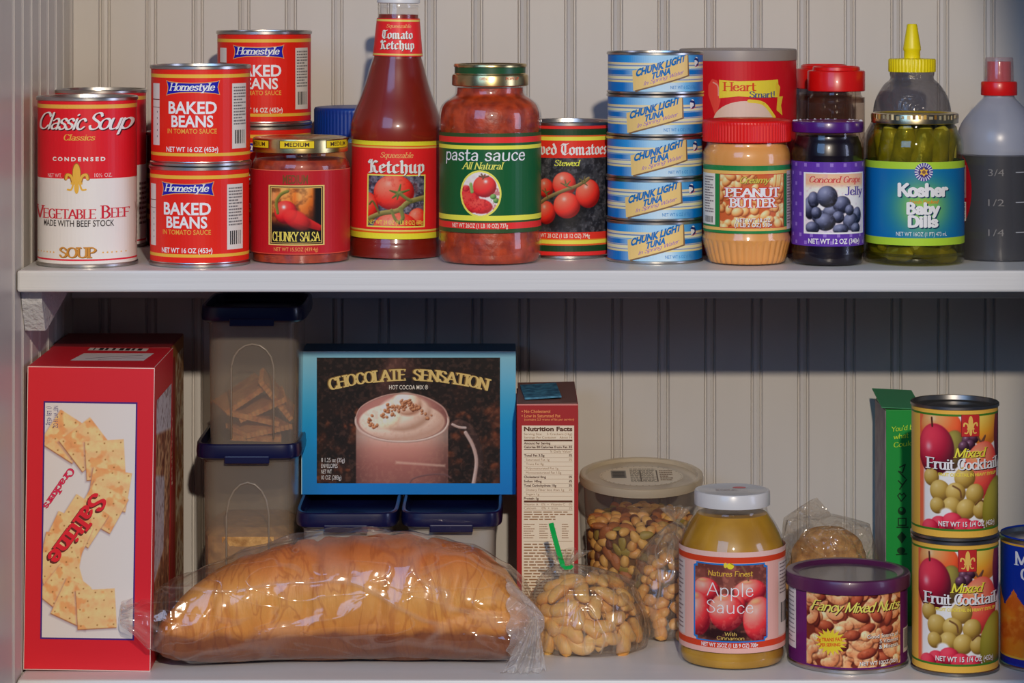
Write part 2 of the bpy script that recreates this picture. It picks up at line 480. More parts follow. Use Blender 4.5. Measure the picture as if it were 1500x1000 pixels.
# ------------------------------------------------------------------ flat printed artwork laid on a surface
class Art:
    def __init__(s): s.p = []; s.g = []
    def poly(s, pts, c, lay=1):
        s.p.append((np.array(pts, float), c, lay))
    def tess(s, pts, c, lay=1):
        for t in tessellate_polygon([[Vector((a, b, 0)) for a, b in pts]]):
            s.poly([pts[i] for i in t], c, lay)
    def rect(s, x0, y0, x1, y1, c, lay=1): s.poly([(x0, y0), (x1, y0), (x1, y1), (x0, y1)], c, lay)
    def frame(s, x0, y0, x1, y1, t, c, lay=1):
        s.rect(x0, y0, x1, y0+t, c, lay); s.rect(x0, y1-t, x1, y1, c, lay); s.rect(x0, y0, x0+t, y1, c, lay); s.rect(x1-t, y0, x1, y1, c, lay)
    def ell(s, cx, cy, rx, ry, c, lay=1, rot=0.0, n=28):
        cr, sr = math.cos(rot), math.sin(rot)
        s.poly([(cx + rx*math.cos(a)*cr - ry*math.sin(a)*sr, cy + rx*math.cos(a)*sr + ry*math.sin(a)*cr) for a in np.linspace(0, 2*PI, n, endpoint=False)], c, lay)
    def line(s, pts, w, c, lay=1, smooth=False):
        if smooth: pts = _cr(pts, False)
        nib = _nib(w, w, 0, 0)
        for a, b in zip(pts[:-1], pts[1:]):
            h = _hull([(a[0]+n[0], a[1]+n[1]) for n in nib] + [(b[0]+n[0], b[1]+n[1]) for n in nib])
            if h: s.poly(h, c, lay)
    def text(s, t, x0, x1, y, h, c, lay=2, font='sans', bold=0.0, grow=0.0, slope=0.0, warp=None, track=4.0, slant=0.0, dx=0, dy=0):
        """letters between x0 and x1 on baseline y (px), cap height h; slope = baseline rise per px"""
        if font == 'sans':
            P = [q.copy() for q in sans_tris(t, bold)]
            if not P: return
            A = np.array(P); lo = A[:, :, 0].min(); hi = A[:, :, 0].max()
            sx = (x1 - x0) / max(hi - lo, 1e-6); sy = h / _cap
            polys = [np.stack([x0 + (q[:, 0]-lo)*sx + q[:, 1]*sy*slant, q[:, 1]*sy], 1) for q in P]
        else:
            P, adv = pen_text(t, font, grow, track)
            sl = STY[font][6]
            sy = h / 100.0; sx = (x1 - x0) / max(adv, 1e-6)
            polys = [np.array([(x0 + (a - b*sl)*sx + b*sl*sy + b*sy*slant, b*sy) for a, b in q]) for q in P]
        for q in polys:
            u = q[:, 0] + dx; v = y - q[:, 1] - slope * (q[:, 0] - x0) + dy
            if warp is not None: u, v = warp(u, v)
            s.poly(np.stack([u, v], 1), c, lay)
    def shadow_text(s, t, x0, x1, y, h, c, c2, lay=2, off=(1, 1), **kw):
        s.text(t, x0, x1, y, h, c2, lay, dx=off[0], dy=off[1], **kw)
        s.text(t, x0, x1, y, h, c, lay + 1, **kw)
    def barcode(s, x0, y0, x1, y1, seed=1, horiz=False, lay=2, paper=True):
        r = random.Random(seed)
        if paper: s.rect(x0, y0, x1, y1, C(200, 195, 190), lay - 1)
        a, b = (y0, y1) if horiz else (x0, x1); p = a + (b-a)*0.08
        while p < b - (b-a)*0.08:
            w_ = (b-a) * r.choice((0.025, 0.05, 0.075))
            if horiz: s.rect(x0+2, p, x1-2, p+w_, C(30, 28, 30), lay)
            else: s.rect(p, y0+(y1-y0)*.06, p+w_, y1-(y1-y0)*.16, C(30, 28, 30), lay)
            p += w_ + (b-a) * r.choice((0.03, 0.05, 0.07))
    def smallprint(s, x0, y0, x1, y1, c, n, seed=1, lay=2, lh=0.5):
        """rows of tiny unreadable print, as dashes"""
        r = random.Random(seed); st = (y1 - y0) / n
        for i in range(n):
            x = x0; y = y0 + i * st; end = x1 - (x1-x0) * r.choice((0, 0, 0.1, 0.35))
            while x < end:
                w_ = (x1-x0) * r.uniform(0.06, 0.2)
                s.rect(x, y, min(x+w_, end), y + st*lh, c, lay); x += w_ + (x1-x0) * 0.03
    def pic(s, P, lay=1): s.g.append((P, lay))
    def build(s, name, mp, parent, m=None, step=6.0, loc=None):
        if m is None: m = PAPER
        V = []; cols = []; lens = []; idx = []; n0 = 0
        X = []; Yy = []; L = []
        for pi_, (pts, c, lay) in enumerate(s.p):
            lay = lay + (pi_ % 24) * 0.033
            pieces = [pts]
            if step:
                lo, hi = pts[:, 0].min(), pts[:, 0].max()
                if hi - lo > step:
                    pieces = []
                    nn = int(math.ceil((hi - lo) / step)); ed = np.linspace(lo, hi, nn + 1)
                    rest = [tuple(p) for p in pts]
                    for e in ed[1:-1]:
                        A, B = [], []
                        for i in range(len(rest)):
                            p, q = rest[i], rest[(i+1) % len(rest)]
                            if p[0] <= e: A.append(p)
                            if p[0] >= e: B.append(p)
                            if (p[0] < e < q[0]) or (q[0] < e < p[0]):
                                t = (e - p[0]) / (q[0] - p[0]); z = (e, p[1] + t*(q[1]-p[1])); A.append(z); B.append(z)
                        if len(A) > 2: pieces.append(np.array(A))
                        rest = B
                        if len(rest) < 3: break
                    if len(rest) > 2: pieces.append(np.array(rest))
            for q in pieces:
                k = len(q); ar = 0.5*np.sum(q[:, 0]*np.roll(q[:, 1], -1) - np.roll(q[:, 0], -1)*q[:, 1])
                if abs(ar) < 1e-5: continue
                if ar > 0: q = q[::-1]
                X.append(q[:, 0]); Yy.append(q[:, 1]); L.append(np.full(k, float(lay)))
                cols.append(np.tile(np.array([*c, 1.0]), (k, 1))); lens.append(k); idx.append(np.arange(n0, n0+k)); n0 += k
        for P, lay in s.g:
            H, W = P.img.shape[:2]
            X.append(P.X.ravel()); Yy.append(P.Y.ravel()); L.append(np.full(H*W, float(lay)))
            rgb = np.clip(lin(np.clip(P.img, 0, 1).reshape(-1, 3)*255) * GAIN, 0.002, 0.88)
            cols.append(np.concatenate([rgb, np.ones((H*W, 1))], 1))
            ii = (np.arange(H*W).reshape(H, W) + n0)
            q = np.stack([ii[1:, :-1], ii[1:, 1:], ii[:-1, 1:], ii[:-1, :-1]], -1).reshape(-1, 4)
            if P.mask is not None:
                mk = P.mask[:-1, :-1] & P.mask[1:, 1:] & P.mask[1:, :-1] & P.mask[:-1, 1:]
                q = q[mk.ravel()]
            idx.append(q.ravel()); lens += [4]*len(q); n0 += H*W
        X = np.concatenate(X); Yy = np.concatenate(Yy); L = np.concatenate(L)
        co = mp(X, Yy, L).astype(np.float32); cols = np.concatenate(cols).astype(np.float32)
        idx = np.concatenate(idx).astype(np.int32); lens = np.array(lens, dtype=np.int32)
        me = bpy.data.meshes.new(name)
        me.vertices.add(len(co)); me.vertices.foreach_set('co', co.ravel())
        me.loops.add(len(idx)); me.loops.foreach_set('vertex_index', idx)
        me.polygons.add(len(lens))
        st = np.concatenate([[0], np.cumsum(lens)[:-1]]).astype(np.int32)
        me.polygons.foreach_set('loop_start', st)
        a = me.color_attributes.new('Col', 'FLOAT_COLOR', 'POINT'); a.data.foreach_set('color', cols.ravel())
        me.update(calc_edges=True); me.validate()
        o = link(name, me, m, parent, loc)
        if step: me.polygons.foreach_set('use_smooth', np.ones(len(me.polygons), dtype=bool))
        return o

# ------------------------------------------------------------------ printed pictures (numpy painting, one colour per mesh vertex)
def vnoise(X, Y, scale, seed, octaves=3):
    out = np.zeros_like(X); amp = 1.0; tot = 0
    for o in range(octaves):
        rs = np.random.RandomState(seed + o*17); G = rs.rand(64, 64)
        x = X/scale; y = Y/scale; xi = np.floor(x).astype(int); yi = np.floor(y).astype(int)
        fx = x-xi; fy = y-yi; fx = fx*fx*(3-2*fx); fy = fy*fy*(3-2*fy)
        g = lambda a, b: G[a % 64, b % 64]
        out += amp*((g(yi, xi)*(1-fx)+g(yi, xi+1)*fx)*(1-fy)+(g(yi+1, xi)*(1-fx)+g(yi+1, xi+1)*fx)*fy)
        tot += amp; amp *= 0.5; scale *= 0.5
    return out/tot

def rgb(c): return np.array(c, float)/255.0

class Pic:
    def __init__(s, x0, y0, x1, y1, bg_=(128, 128, 128), res=1.0):
        nx = max(2, int((x1-x0)*res)+1); ny = max(2, int((y1-y0)*res)+1)
        s.X, s.Y = np.meshgrid(np.linspace(x0, x1, nx), np.linspace(y0, y1, ny))
        s.img = np.zeros((ny, nx, 3)); s.img[:] = rgb(bg_); s.mask = None
        s.box = (x0, y0, x1, y1)
    def mix(s, a, c): s.img = s.img*(1-a[..., None]) + np.asarray(c)*a[..., None]
    def grad(s, stops, horiz=False):
        t = (s.X-s.box[0])/(s.box[2]-s.box[0]) if horiz else (s.Y-s.box[1])/(s.box[3]-s.box[1])
        ps = [p for p, _ in stops]
        s.img = np.stack([np.interp(t, ps, [c[i]/255. for _, c in stops]) for i in range(3)], -1)
    def noise(s, scale, c, amt, seed=0, lo=0.4, hi=0.7):
        a = np.clip((vnoise(s.X, s.Y, scale, seed)-lo)/(hi-lo), 0, 1)*amt; s.mix(a, rgb(c))
    def ball(s, cx, cy, rx, ry, hi_, mid, lo_, rot=0.0, soft=1.0, light=(-0.4, -0.55), spec=0.0, a=1.0, sp=None, pw=1.0):
        cr, sr = math.cos(rot), math.sin(rot)
        dx = s.X-cx; dy = s.Y-cy
        u = (dx*cr+dy*sr)/rx; v = (-dx*sr+dy*cr)/ry; d = np.sqrt(u*u+v*v)
        al = np.clip((1-d)*min(rx, ry)/soft+0.5, 0, 1)*a
        gx = u*cr-v*sr; gy = u*sr+v*cr; nz = np.sqrt(np.clip(1-d*d, 0, 1))
        q = np.clip(gx*light[0]+gy*light[1]+nz*0.75, -0.2, 1)
        c = np.stack([np.interp(q, (-0.1, 0.5, 1.0), (lo_[i]/255., mid[i]/255., hi_[i]/255.)) for i in range(3)], -1)
        if spec:
            sx, sy = sp or (light[0]*0.8, light[1]*0.8)
            e = np.exp(-((gx-sx)**2+(gy-sy)**2)/0.025)*spec
            c = c*(1-e[..., None])+e[..., None]*0.95
        s.mix(al, c)
    def stroke(s, pts, w, hi_, lo_, soft=1.0, smooth=True, a=1.0, taper=False):
        if smooth: pts = _cr(pts, False, 5)
        best = np.full(s.X.shape, 1e9); side = np.zeros(s.X.shape); tt = np.zeros(s.X.shape); n = len(pts)-1
        for i, (p, q) in enumerate(zip(pts[:-1], pts[1:])):
            ex, ey = q[0]-p[0], q[1]-p[1]; L = ex*ex+ey*ey+1e-9
            t = np.clip(((s.X-p[0])*ex+(s.Y-p[1])*ey)/L, 0, 1)
            dx = s.X-(p[0]+t*ex); dy = s.Y-(p[1]+t*ey); d = np.hypot(dx, dy)
            m_ = d < best
            best = np.where(m_, d, best); side = np.where(m_, -dx*0.5-dy*0.8, side); tt = np.where(m_, (i+t)/n, tt)
        ww = w*(1-0.6*tt) if taper else w
        al = np.clip((ww-best)/soft+0.5, 0, 1)*a
        q = np.clip(0.55+0.55*side/np.maximum(ww, 1e-6), 0, 1)[..., None]
        s.mix(al, rgb(lo_)*(1-q)+rgb(hi_)*q)
    def quad(s, pts, c, soft=1.0, a=1.0):
        al = np.ones(s.X.shape)
        ar = sum(pts[i][0]*pts[(i+1) % len(pts)][1]-pts[(i+1) % len(pts)][0]*pts[i][1] for i in range(len(pts)))
        sg = 1 if ar > 0 else -1
        for i in range(len(pts)):
            (ax, ay), (bx, by) = pts[i], pts[(i+1) % len(pts)]
            L = math.hypot(bx-ax, by-ay)
            al = np.minimum(al, np.clip(sg*((bx-ax)*(s.Y-ay)-(by-ay)*(s.X-ax))/L/soft+0.5, 0, 1))
        s.mix(al*a, c if isinstance(c, np.ndarray) and c.ndim == 3 else rgb(c))
        return al

def fleur(a, cx, y0, y1, c, lay=2, dark=None):
    h = y1-y0; w_ = h*0.36
    if dark: 
        for dx in (-1, 1): a.line([(cx+dx*w_*.35, y0+h*.62), (cx+dx*w_*.55, y0+h*.42), (cx+dx*w_*.95, y0+h*.38), (cx+dx*w_*1.05, y0+h*.5)], h*.13, dark, lay-1, True)
        a.ell(cx, y0+h*.33, h*.15, h*.36, dark, lay-1)
    a.ell(cx, y0+h*.33, h*.125, h*.33, c, lay)
    a.ell(cx, y0+h*.8, h*.08, h*.2, c, lay)
    for dx in (-1, 1):
        a.line([(cx+dx*w_*.3, y0+h*.64), (cx+dx*w_*.5, y0+h*.42), (cx+dx*w_*.9, y0+h*.37), (cx+dx*w_*1.0, y0+h*.5)], h*.085, c, lay, True)
        a.line([(cx+dx*w_*.3, y0+h*.66), (cx+dx*w_*.5, y0+h*.86), (cx+dx*w_*.85, y0+h*.86)], h*.06, c, lay, True)
    a.rect(cx-w_*.55, y0+h*.62, cx+w_*.55, y0+h*.69, c, lay+1)
# ------------------------------------------------------------------ the cupboard
def paint_mat(name, col, streak):
    m, nt, b = _pb(name)
    tc = nt.nodes.new('ShaderNodeTexCoord'); mp = nt.nodes.new('ShaderNodeMapping')
    mp.inputs['Scale'].default_value = streak
    n = nt.nodes.new('ShaderNodeTexNoise'); n.inputs['Scale'].default_value = 1.0; n.inputs['Detail'].default_value = 5
    nt.links.new(tc.outputs['Object'], mp.inputs[0]); nt.links.new(mp.outputs[0], n.inputs['Vector'])
    bp = nt.nodes.new('ShaderNodeBump'); bp.inputs['Strength'].default_value = 0.35; bp.inputs['Distance'].default_value = 0.0006
    nt.links.new(n.outputs['Fac'], bp.inputs['Height']); nt.links.new(bp.outputs[0], b.inputs['Normal'])
    mx = nt.nodes.new('ShaderNodeMix'); mx.data_type = 'RGBA'
    nt.links.new(n.outputs['Fac'], mx.inputs[0])
    mx.inputs[6].default_value = (*[c*0.94 for c in col], 1); mx.inputs[7].default_value = (*[min(c*1.05, .9) for c in col], 1)
    nt.links.new(mx.outputs[2], b.inputs['Base Color'])
    b.inputs['Roughness'].default_value = 0.38
    return m
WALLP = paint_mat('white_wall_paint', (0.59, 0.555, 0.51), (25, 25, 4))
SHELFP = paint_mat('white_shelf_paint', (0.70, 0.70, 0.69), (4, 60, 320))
TOPZ = 0.98

def beads(a0, a1, first, pitch):
    """plan of the boards: (along, depth into the room)"""
    pts = [(a0, 0.0)]; c = first
    while c < a1 - 0.006:
        if c > a0 + 0.006:
            for d, h in ((-.0056, 0), (-.0044, -.0028), (-.0036, -.0028), (-.0026, -.0004), (0, .0003), (.0026, -.0004), (.0036, -.0028), (.0044, -.0028), (.0056, 0)):
                pts.append((c + d, h))
        c += pitch
    pts.append((a1, 0.0))
    return pts

def wall(name, pts, z0, z1, depth=0.012):
    n = len(pts); V = [(x, y, z) for z in (z0, z1) for x, y in pts]
    Fs = [(i, i+1, n+i+1, n+i) for i in range(n-1)]
    o = link(name, mesh(V, Fs), WALLP); o['kind'] = 'structure'
    return o

kb = YB / F
pitch = 68.25 * kb
p0 = (153 - 750) * kb
XL, XR = -0.400, 0.492
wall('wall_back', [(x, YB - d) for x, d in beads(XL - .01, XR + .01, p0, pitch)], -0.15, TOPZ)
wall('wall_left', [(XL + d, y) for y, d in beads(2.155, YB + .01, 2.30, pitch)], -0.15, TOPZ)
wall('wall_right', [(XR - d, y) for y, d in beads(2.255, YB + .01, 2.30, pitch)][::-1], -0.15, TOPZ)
for nm, xa, xb, yt in (('trim_1', XL - .06, XL - .0005, 2.1345), ('trim_2', XR + .0005, XR + .06, 2.2345)):
    t = link(nm, boxm(xa, xb, yt, yt + .02, -0.15, TOPZ, .002), SHELFP); t['kind'] = 'structure'

def shelf(z, label):
    o = link('shelf_board', boxm(XL + .001, XR - .001, YF, YB - .0005, -0.0176, 0, .0022), SHELFP, loc=(0, 0, z))
    return tag(o, label, 'shelf')
shelf(0.0, 'white painted shelf board under the bread, cashews and cracker box')
shelf(ZU, 'white painted shelf board holding the soup, ketchup and pickles')
shelf(ZU * 2 + .03, 'unseen white painted shelf board added above the ketchup bottle cap')  # out of view, added to keep ambient light off the tops below

t = link('trim_3', boxm(XL + .0005, XR - .0005, YB - .016, YB - .0004, .2759, .3122, .001), SHELFP); t['kind'] = 'structure'
V = []; Fs = []
prof = [(2.332, .3122), (2.336, .300), (2.352, .2765), (2.360, .2765), (2.575, .3122)]
for x in (XL + .0006, -0.3828):
    V += [(x, y, z) for y, z in prof]
n = len(prof)
Fs = [tuple(range(n)), tuple(range(n, 2*n))[::-1]] + [(i, n+i, n+(i+1) % n, (i+1) % n) for i in range(n)]
me = mesh(V, Fs)
tag(link('shelf_bracket', me, mat('rough_white_paint', (0.60, 0.60, 0.60), 0.45, bump=(260, 0.9))), 'white wedge shaped wooden bracket under the left shelf end', 'bracket')

# ------------------------------------------------------------------ tin cans
def can_parts(root, R, H, rim=0.0035, tin=TIN):
    r = R - 0.0012
    body = [(0, .0012), (R-.006, .0012), (R-.0045, .0002), (R-.0016, 0), (R, .0008), (R, rim*.75), (r, rim), (r-.0002, rim+.001),
            (r-.0002, H-rim-.001), (r, H-rim)]
    link('tin_body', lathe(body, 96), tin, root, smooth=0.7)
    lid = [(r, H-rim), (R, H-rim*.8), (R, H-.0007), (R-.0008, H), (R-.0018, H-.0003), (R-.0024, H-.004), (R-.005, H-.0042),
           (R-.0065, H-.0032), (R-.009, H-.0032), (R-.0105, H-.0042), (R*.55, H-.004), (R*.52, H-.0034), (0, H-.0034)]
    link('tin_lid', lathe(lid, 96), tin, root, smooth=0.7)
    return r

def bands(a, p, rows, lay=0):
    L = PI * p.rp
    for y0, y1, c in rows: a.rect(p.cx - L, y0, p.cx + L, y1, c, lay)

def T(a, p, t, x0, x1, y, h, c, lay=3, **kw):
    sh = kw.pop('sh', None)
    if kw.pop('proj', False):      # letters spaced as they read from straight in front
        kw['warp'] = lambda u, v: (p.cx + p.rp*np.arcsin(np.clip((u-p.cx)/p.rp, -.985, .985)), v)
        if sh: a.shadow_text(t, x0, x1, y, h, c, sh[0], lay, off=sh[1], **kw)
        else: a.text(t, x0, x1, y, h, c, lay, **kw)
        return
    if sh: a.shadow_text(t, p.U(x0), p.U(x1), y, h, c, sh[0], lay, off=sh[1], **kw)
    else: a.text(t, p.U(x0), p.U(x1), y, h, c, lay, **kw)
# ================================================================== UPPER SHELF
# ---- soup cans
p = Pl(128, 148, ZU, yf=393)
H = p.za(140)
so = thing('soup_can', 'red and white vegetable beef soup can at the left end of the upper shelf', 'can', p.loc, 'soup cans')
can_parts(so, p.R, H)
a = Art()
RED, WH, ORG = C(205, 25, 38), C(212, 208, 203), C(238, 165, 70)
bands(a, p, [(146.5, 262, RED), (262, 389.5, WH)])
bands(a, p, [(153.5, 159.3, ORG), (380, 382.5, C(205, 40, 60))], 1)
T(a, p, 'Classic Soup', 60, 196, 189.5, 24, C(225, 222, 220), font='scriptb', track=-3, grow=-.5, proj=True, sh=(C(70, 10, 20), (1.4, 1.6)))
T(a, p, 'Classics', 103, 149, 205.5, 8.5, ORG, font='serifbi')
T(a, p, 'C O N D E N S E D', 86, 164, 236, 5.4, C(240, 215, 210), bold=.04)
T(a, p, 'NET WT.', 78, 101, 260.3, 5.6, C(240, 190, 190))
T(a, p, '10½ OZ.', 149, 173, 259.6, 5.6, C(240, 190, 190))
fleur(a, 123, 240, 284, C(226, 165, 62), 4, C(150, 95, 30))
T(a, p, 'V', 57, 69.5, 321, 18, C(190, 30, 50), font='serifb', proj=True)
T(a, p, 'EGETABLE', 70, 151, 320.5, 13.5, C(190, 30, 50), font='serifb', proj=True)
T(a, p, 'B', 159, 171, 320, 18, C(190, 30, 50), font='serifb', proj=True)
T(a, p, 'EEF', 172, 195, 319.5, 13.5, C(190, 30, 50), font='serifb', proj=True)
T(a, p, 'MADE WITH BEEF STOCK', 71, 176, 332, 9, C(45, 35, 35), bold=.01)
T(a, p, 'SOUP', 97, 151, 377, 14, C(188, 130, 50), font='slab', sh=(C(120, 75, 30), (1, .8)))
for i in range(6):
    for x in (60 + i*5.5, 161 + i*6): a.ell(p.U(x), 370.5, 1.5, 1.2, C(225, 165, 80), 2, n=8)
a.smallprint(p.cx + 118, 290, p.cx + 170, 360, C(120, 100, 95), 9, 3)
a.line([(p.cx+104, 300), (p.cx+112, 330), (p.cx+106, 360)], 1.5, C(110, 80, 60), 2, True)
a.rect(p.cx+102, 262, p.cx+116, 262.5, C(120, 90, 90), 2)
a.build('label', p.wrap(off=-.0010), so)
q = Pl(146, 138, ZU, Y=2.53, R=p.R)
dup(so, q.loc, (0, 0, -0.45), 'red and white soup can standing behind the vegetable beef soup can')

# a small dark can further back
q = Pl(262, 96, ZU, Y=2.545)
o = thing('food_can', 'dark red can barely seen in the gap between soup can and bean cans', 'can', q.loc)
H = q.za(192); can_parts(o, q.R, H)
a = Art(); bands(a, q, [(198, 404, C(95, 28, 28))]); a.smallprint(q.cx-80, 240, q.cx-40, 330, C(190, 150, 90), 6, 5)
a.build('label', q.wrap(off=-.0010), o)

# ---- baked bean cans
pb_ = Pl(292.5, 148, ZU, yf=393)
HB = 145.6 * pb_.k
p = Pl(294, 148, ZU, Y=pb_.Y); p.zs = ZU + HB; p.loc = (p.X, p.Y, p.zs)
bc = thing('bean_can', 'upper can of the front stack of two baked bean cans', 'can', p.loc, 'baked bean cans')
can_parts(bc, p.R, HB)
a = Art(); BR = C(208, 32, 18)
bands(a, p, [(101.5, 237.2, BR)])
bands(a, p, [(109, 114.3, C(242, 165, 55)), (224.6, 229.2, C(242, 165, 55))], 1)
for x0, x1, s_ in ((-84, -63, 1), (58, 92, 2)):
    a.rect(p.cx+x0, 123, p.cx+x1, 219 if s_ == 2 else 214, C(205, 198, 190), 1)
a.rect(p.cx-84, 146, p.cx-63, 147.3, C(90, 20, 20), 2); a.rect(p.cx-84, 158, p.cx-63, 158.7, C(90, 20, 20), 2)
for i in range(5): a.ell(p.cx-69, 165+i*9, 1.2, 1.6, C(90, 70, 80), 2, n=6)
a.smallprint(p.cx+61, 128, p.cx+90, 186, C(110, 105, 105), 13, 8)
a.barcode(p.cx+61, 190, p.cx+90, 216, 5, paper=False)
def banner(g):
    e = p.U
    return [(e(250.5-g), 119-g), (e(254), 120.4-g), (e(270), 122-g), (e(289), 122.4-g), (e(308), 122-g), (e(325), 120.2-g), (e(328.5+g), 118.6-g),
            (e(327+g), 123), (e(326+g), 128), (e(327+g), 133), (e(328.5+g), 138.4+g), (e(322), 136.6+g), (e(305), 135.2+g), (e(289), 134.8+g), (e(270), 135.4+g), (e(256), 137.6+g), (e(250.5-g), 139.4+g),
            (e(252.5-g), 133), (e(253-g), 128), (e(252-g), 123)]
a.tess(banner(1.1), C(240, 150, 80), 2); a.tess(banner(0), C(18, 20, 150), 3)
T(a, p, 'Homestyle', 255.5, 321, 132.6, 10.5, C(235, 225, 205), 4, font='serifbi', grow=1)
T(a, p, 'BAKED', 253.5, 325, 166.5, 17, C(235, 220, 215), bold=.025)
T(a, p, 'BEANS', 258, 320, 186, 16, C(235, 220, 215), bold=.025)
T(a, p, 'IN TOMATO SAUCE', 252, 325, 195.8, 6.8, C(238, 150, 60), bold=.01)
T(a, p, 'NET WT 16 OZ (453g)', 250, 327, 222.6, 7, C(240, 220, 215), bold=.02)
a.build('label', p.wrap(off=-.0010), bc)
dup(bc, pb_.loc, (0, 0, -0.10), 'lower can of the front stack of two baked bean cans')
q = Pl(387, 140, ZU, Y=2.504)
z1 = q.za(44.5) - 2*HB
o = thing('tuna_can', 'flat plain tin standing under the rear stack of bean cans', 'can', q.loc)
can_parts(o, p.R, z1, .003)
dup(bc, (q.X, q.Y, ZU+z1), (0, 0, .03), 'baked bean can behind the salsa jar, lower of the rear stack')
dup(bc, (q.X, q.Y, ZU+z1+HB), (0, 0, .02), 'topmost baked bean can of the rear stack, against the back wall')

# ---- jars
def jar(root, p, prof, contents, fill_top, cmat, glass=GLASS, inset=.0016, seg=80, name='glass_jar', cname='contents', ribs=None):
    pr = [(0, 0.0)] + [(max(r, 0), max(z, 0)) for r, z in p.prof(prof)]
    link(name, lathe(pr, seg, ribs=ribs), glass, root, smooth=0.6)
    zt = p.za(fill_top)
    ins = [(0, .0012)]
    for r, z in pr[1:]:
        if z > zt: break
        ins.append((max(r-inset, .001), max(z, .0012)))
    last = [c for c in pr if c[1] > zt]
    if last:
        r0, z0 = ins[-1]; r1, z1 = last[0][0]-inset, last[0][1]
        t = (zt-z0)/max(z1-z0, 1e-6); ins.append((r0+(r1-r0)*t, zt))
    ins.append((0, zt))
    return link(cname, lathe(ins, seg, ribs=ribs), cmat, root, smooth=0.6)

def lid_lathe(root, p, prof, m, name='lid', seg=96, ribs=None, close=True, smooth=0.6):
    pr = p.prof(prof)
    if close: pr = [(0, pr[0][1])] + pr + [(0, pr[-1][1])]
    return link(name, lathe(pr, seg, ribs=ribs), m, root, smooth=smooth)

# salsa
p = Pl(440, 145, ZU, yf=388)
sj = thing('salsa_jar', 'squat glass jar of chunky salsa with dark red label and gold lid', 'jar', p.loc)
SAL = mat('chunky_red_salsa', C(166, 62, 26), .45, noise=(110, C(118, 30, 14), 4), coat=.25)
jar(sj, p, rnd([(64, 382), (69.5, 379.5), (72, 372), (72.3, 300), (72, 250), (71, 238), (67, 230), (65, 224), (65, 215)], 3), 'salsa', 232, SAL)
lid_lathe(sj, p, [(67, 221.5), (69.5, 220.5), (69.5, 204), (68.5, 201), (66, 200), (60, 200.3), (57, 202), (0.5, 202)], GOLD)
a = Art()
for c0 in (-1.0, -.0, 1.0, 2.0, 3.0, 4.0):
    cx_ = 440 + c0*70; x0, x1 = cx_-25, cx_+25
    a.rect(x0-1, 206.2, x1+1, 218.2, C(70, 45, 20), 0); a.rect(x0, 207, x1, 217.4, C(240, 185, 25), 1)
    a.text('MEDIUM', x0+7, x1-7, 215, 6, C(60, 35, 20), 2, bold=.01)
pl = Pl(440, 139, ZU, Y=p.Y)
pl.R = pl.rp*pl.k
a.build('lid_print', pl.wrap(off=.0001), sj)
a = Art(); DR = C(172, 24, 32)
bands(a, p, [(249.5, 373, DR)]); bands(a, p, [(249.5, 250.4, C(215, 110, 80)), (371.6, 372.4, C(205, 90, 60))], 1)
a.text('MEDIUM', p.U(420), p.U(456), 269, 12.5, C(110, 62, 22), 2, bold=.02)
a.rect(p.U(399), 271.5, p.U(479), 359.5, C(222, 185, 105), 1); a.rect(p.U(401), 273.3, p.U(477), 357.7, C(60, 40, 20), 2)
a.rect(p.U(402.3), 274.6, p.U(475.7), 356.4, C(200, 165, 90), 3)
P = Pic(p.U(403.5), 275.5, p.U(474.5), 355.5, (10, 6, 6), 1.5)
P.ball(425, 295, 22, 38, (250, 170, 90), (225, 115, 30), (150, 60, 15), .15, 12, a=.95)
P.ball(455, 288, 17, 42, (250, 180, 100), (220, 110, 30), (150, 55, 12), .1, 12, a=.9)
P.ball(407, 300, 8, 34, (235, 160, 95), (190, 95, 40), (110, 40, 15), 0, 8, a=.8)
P.noise(9, (60, 25, 8), .55, 4, .5, .75)
P.quad([(465, 272), (480, 272), (480, 340), (466, 340)], (12, 8, 8), 6)
P.quad([(400, 328), (480, 338), (480, 360), (400, 360)], (10, 6, 6), 10)
P.stroke([(420, 306), (443, 320), (473, 334)], 11, (215, 40, 35), (110, 8, 14), 1.2, taper=True)
P.ball(424, 311, 17, 17, (238, 80, 65), (200, 25, 28), (100, 5, 12), .5, 1.5, spec=.9, sp=(-.15, -.45))
P.ball(440, 322, 22, 13, (225, 55, 45), (195, 22, 26), (110, 6, 14), .5, 3, a=.8)
P.stroke([(412, 312), (410, 296), (417, 285), (427, 280)], 2.4, (150, 145, 60), (70, 70, 25))
a.pic(P, 4)
a.text('CHUNKY SALSA', p.U(405.5), p.U(472), 353, 13, C(225, 195, 85), 5, font='serifb')
T(a, p, 'NET WT 15.5OZ (439.4g)', 407, 470, 368, 5.4, C(230, 150, 80))
a.build('label', p.wrap(off=.0003), sj)

# blue-lidded jar behind
q = Pl(526, 132, ZU, Y=2.545)
o = thing('peanut_butter_jar', 'jar with ribbed blue lid tucked behind the salsa jar and ketchup', 'jar', q.loc)
jar(o, q, rnd([(58, 366), (64, 360), (64, 215), (58, 200), (56, 180)], 3), 'x', 205, mat('nut_butter', C(165, 110, 60), .5))
lid_lathe(o, q, [(65, 197), (66, 196)] + [(66, 196-3*i) for i in range(1, 13)] + [(64.5, 157), (61, 156), (30, 155.6)], mat('blue_plastic', C(0, 48, 125), .4), seg=360, ribs=(70, .0006, 2, 13), smooth=0.9)

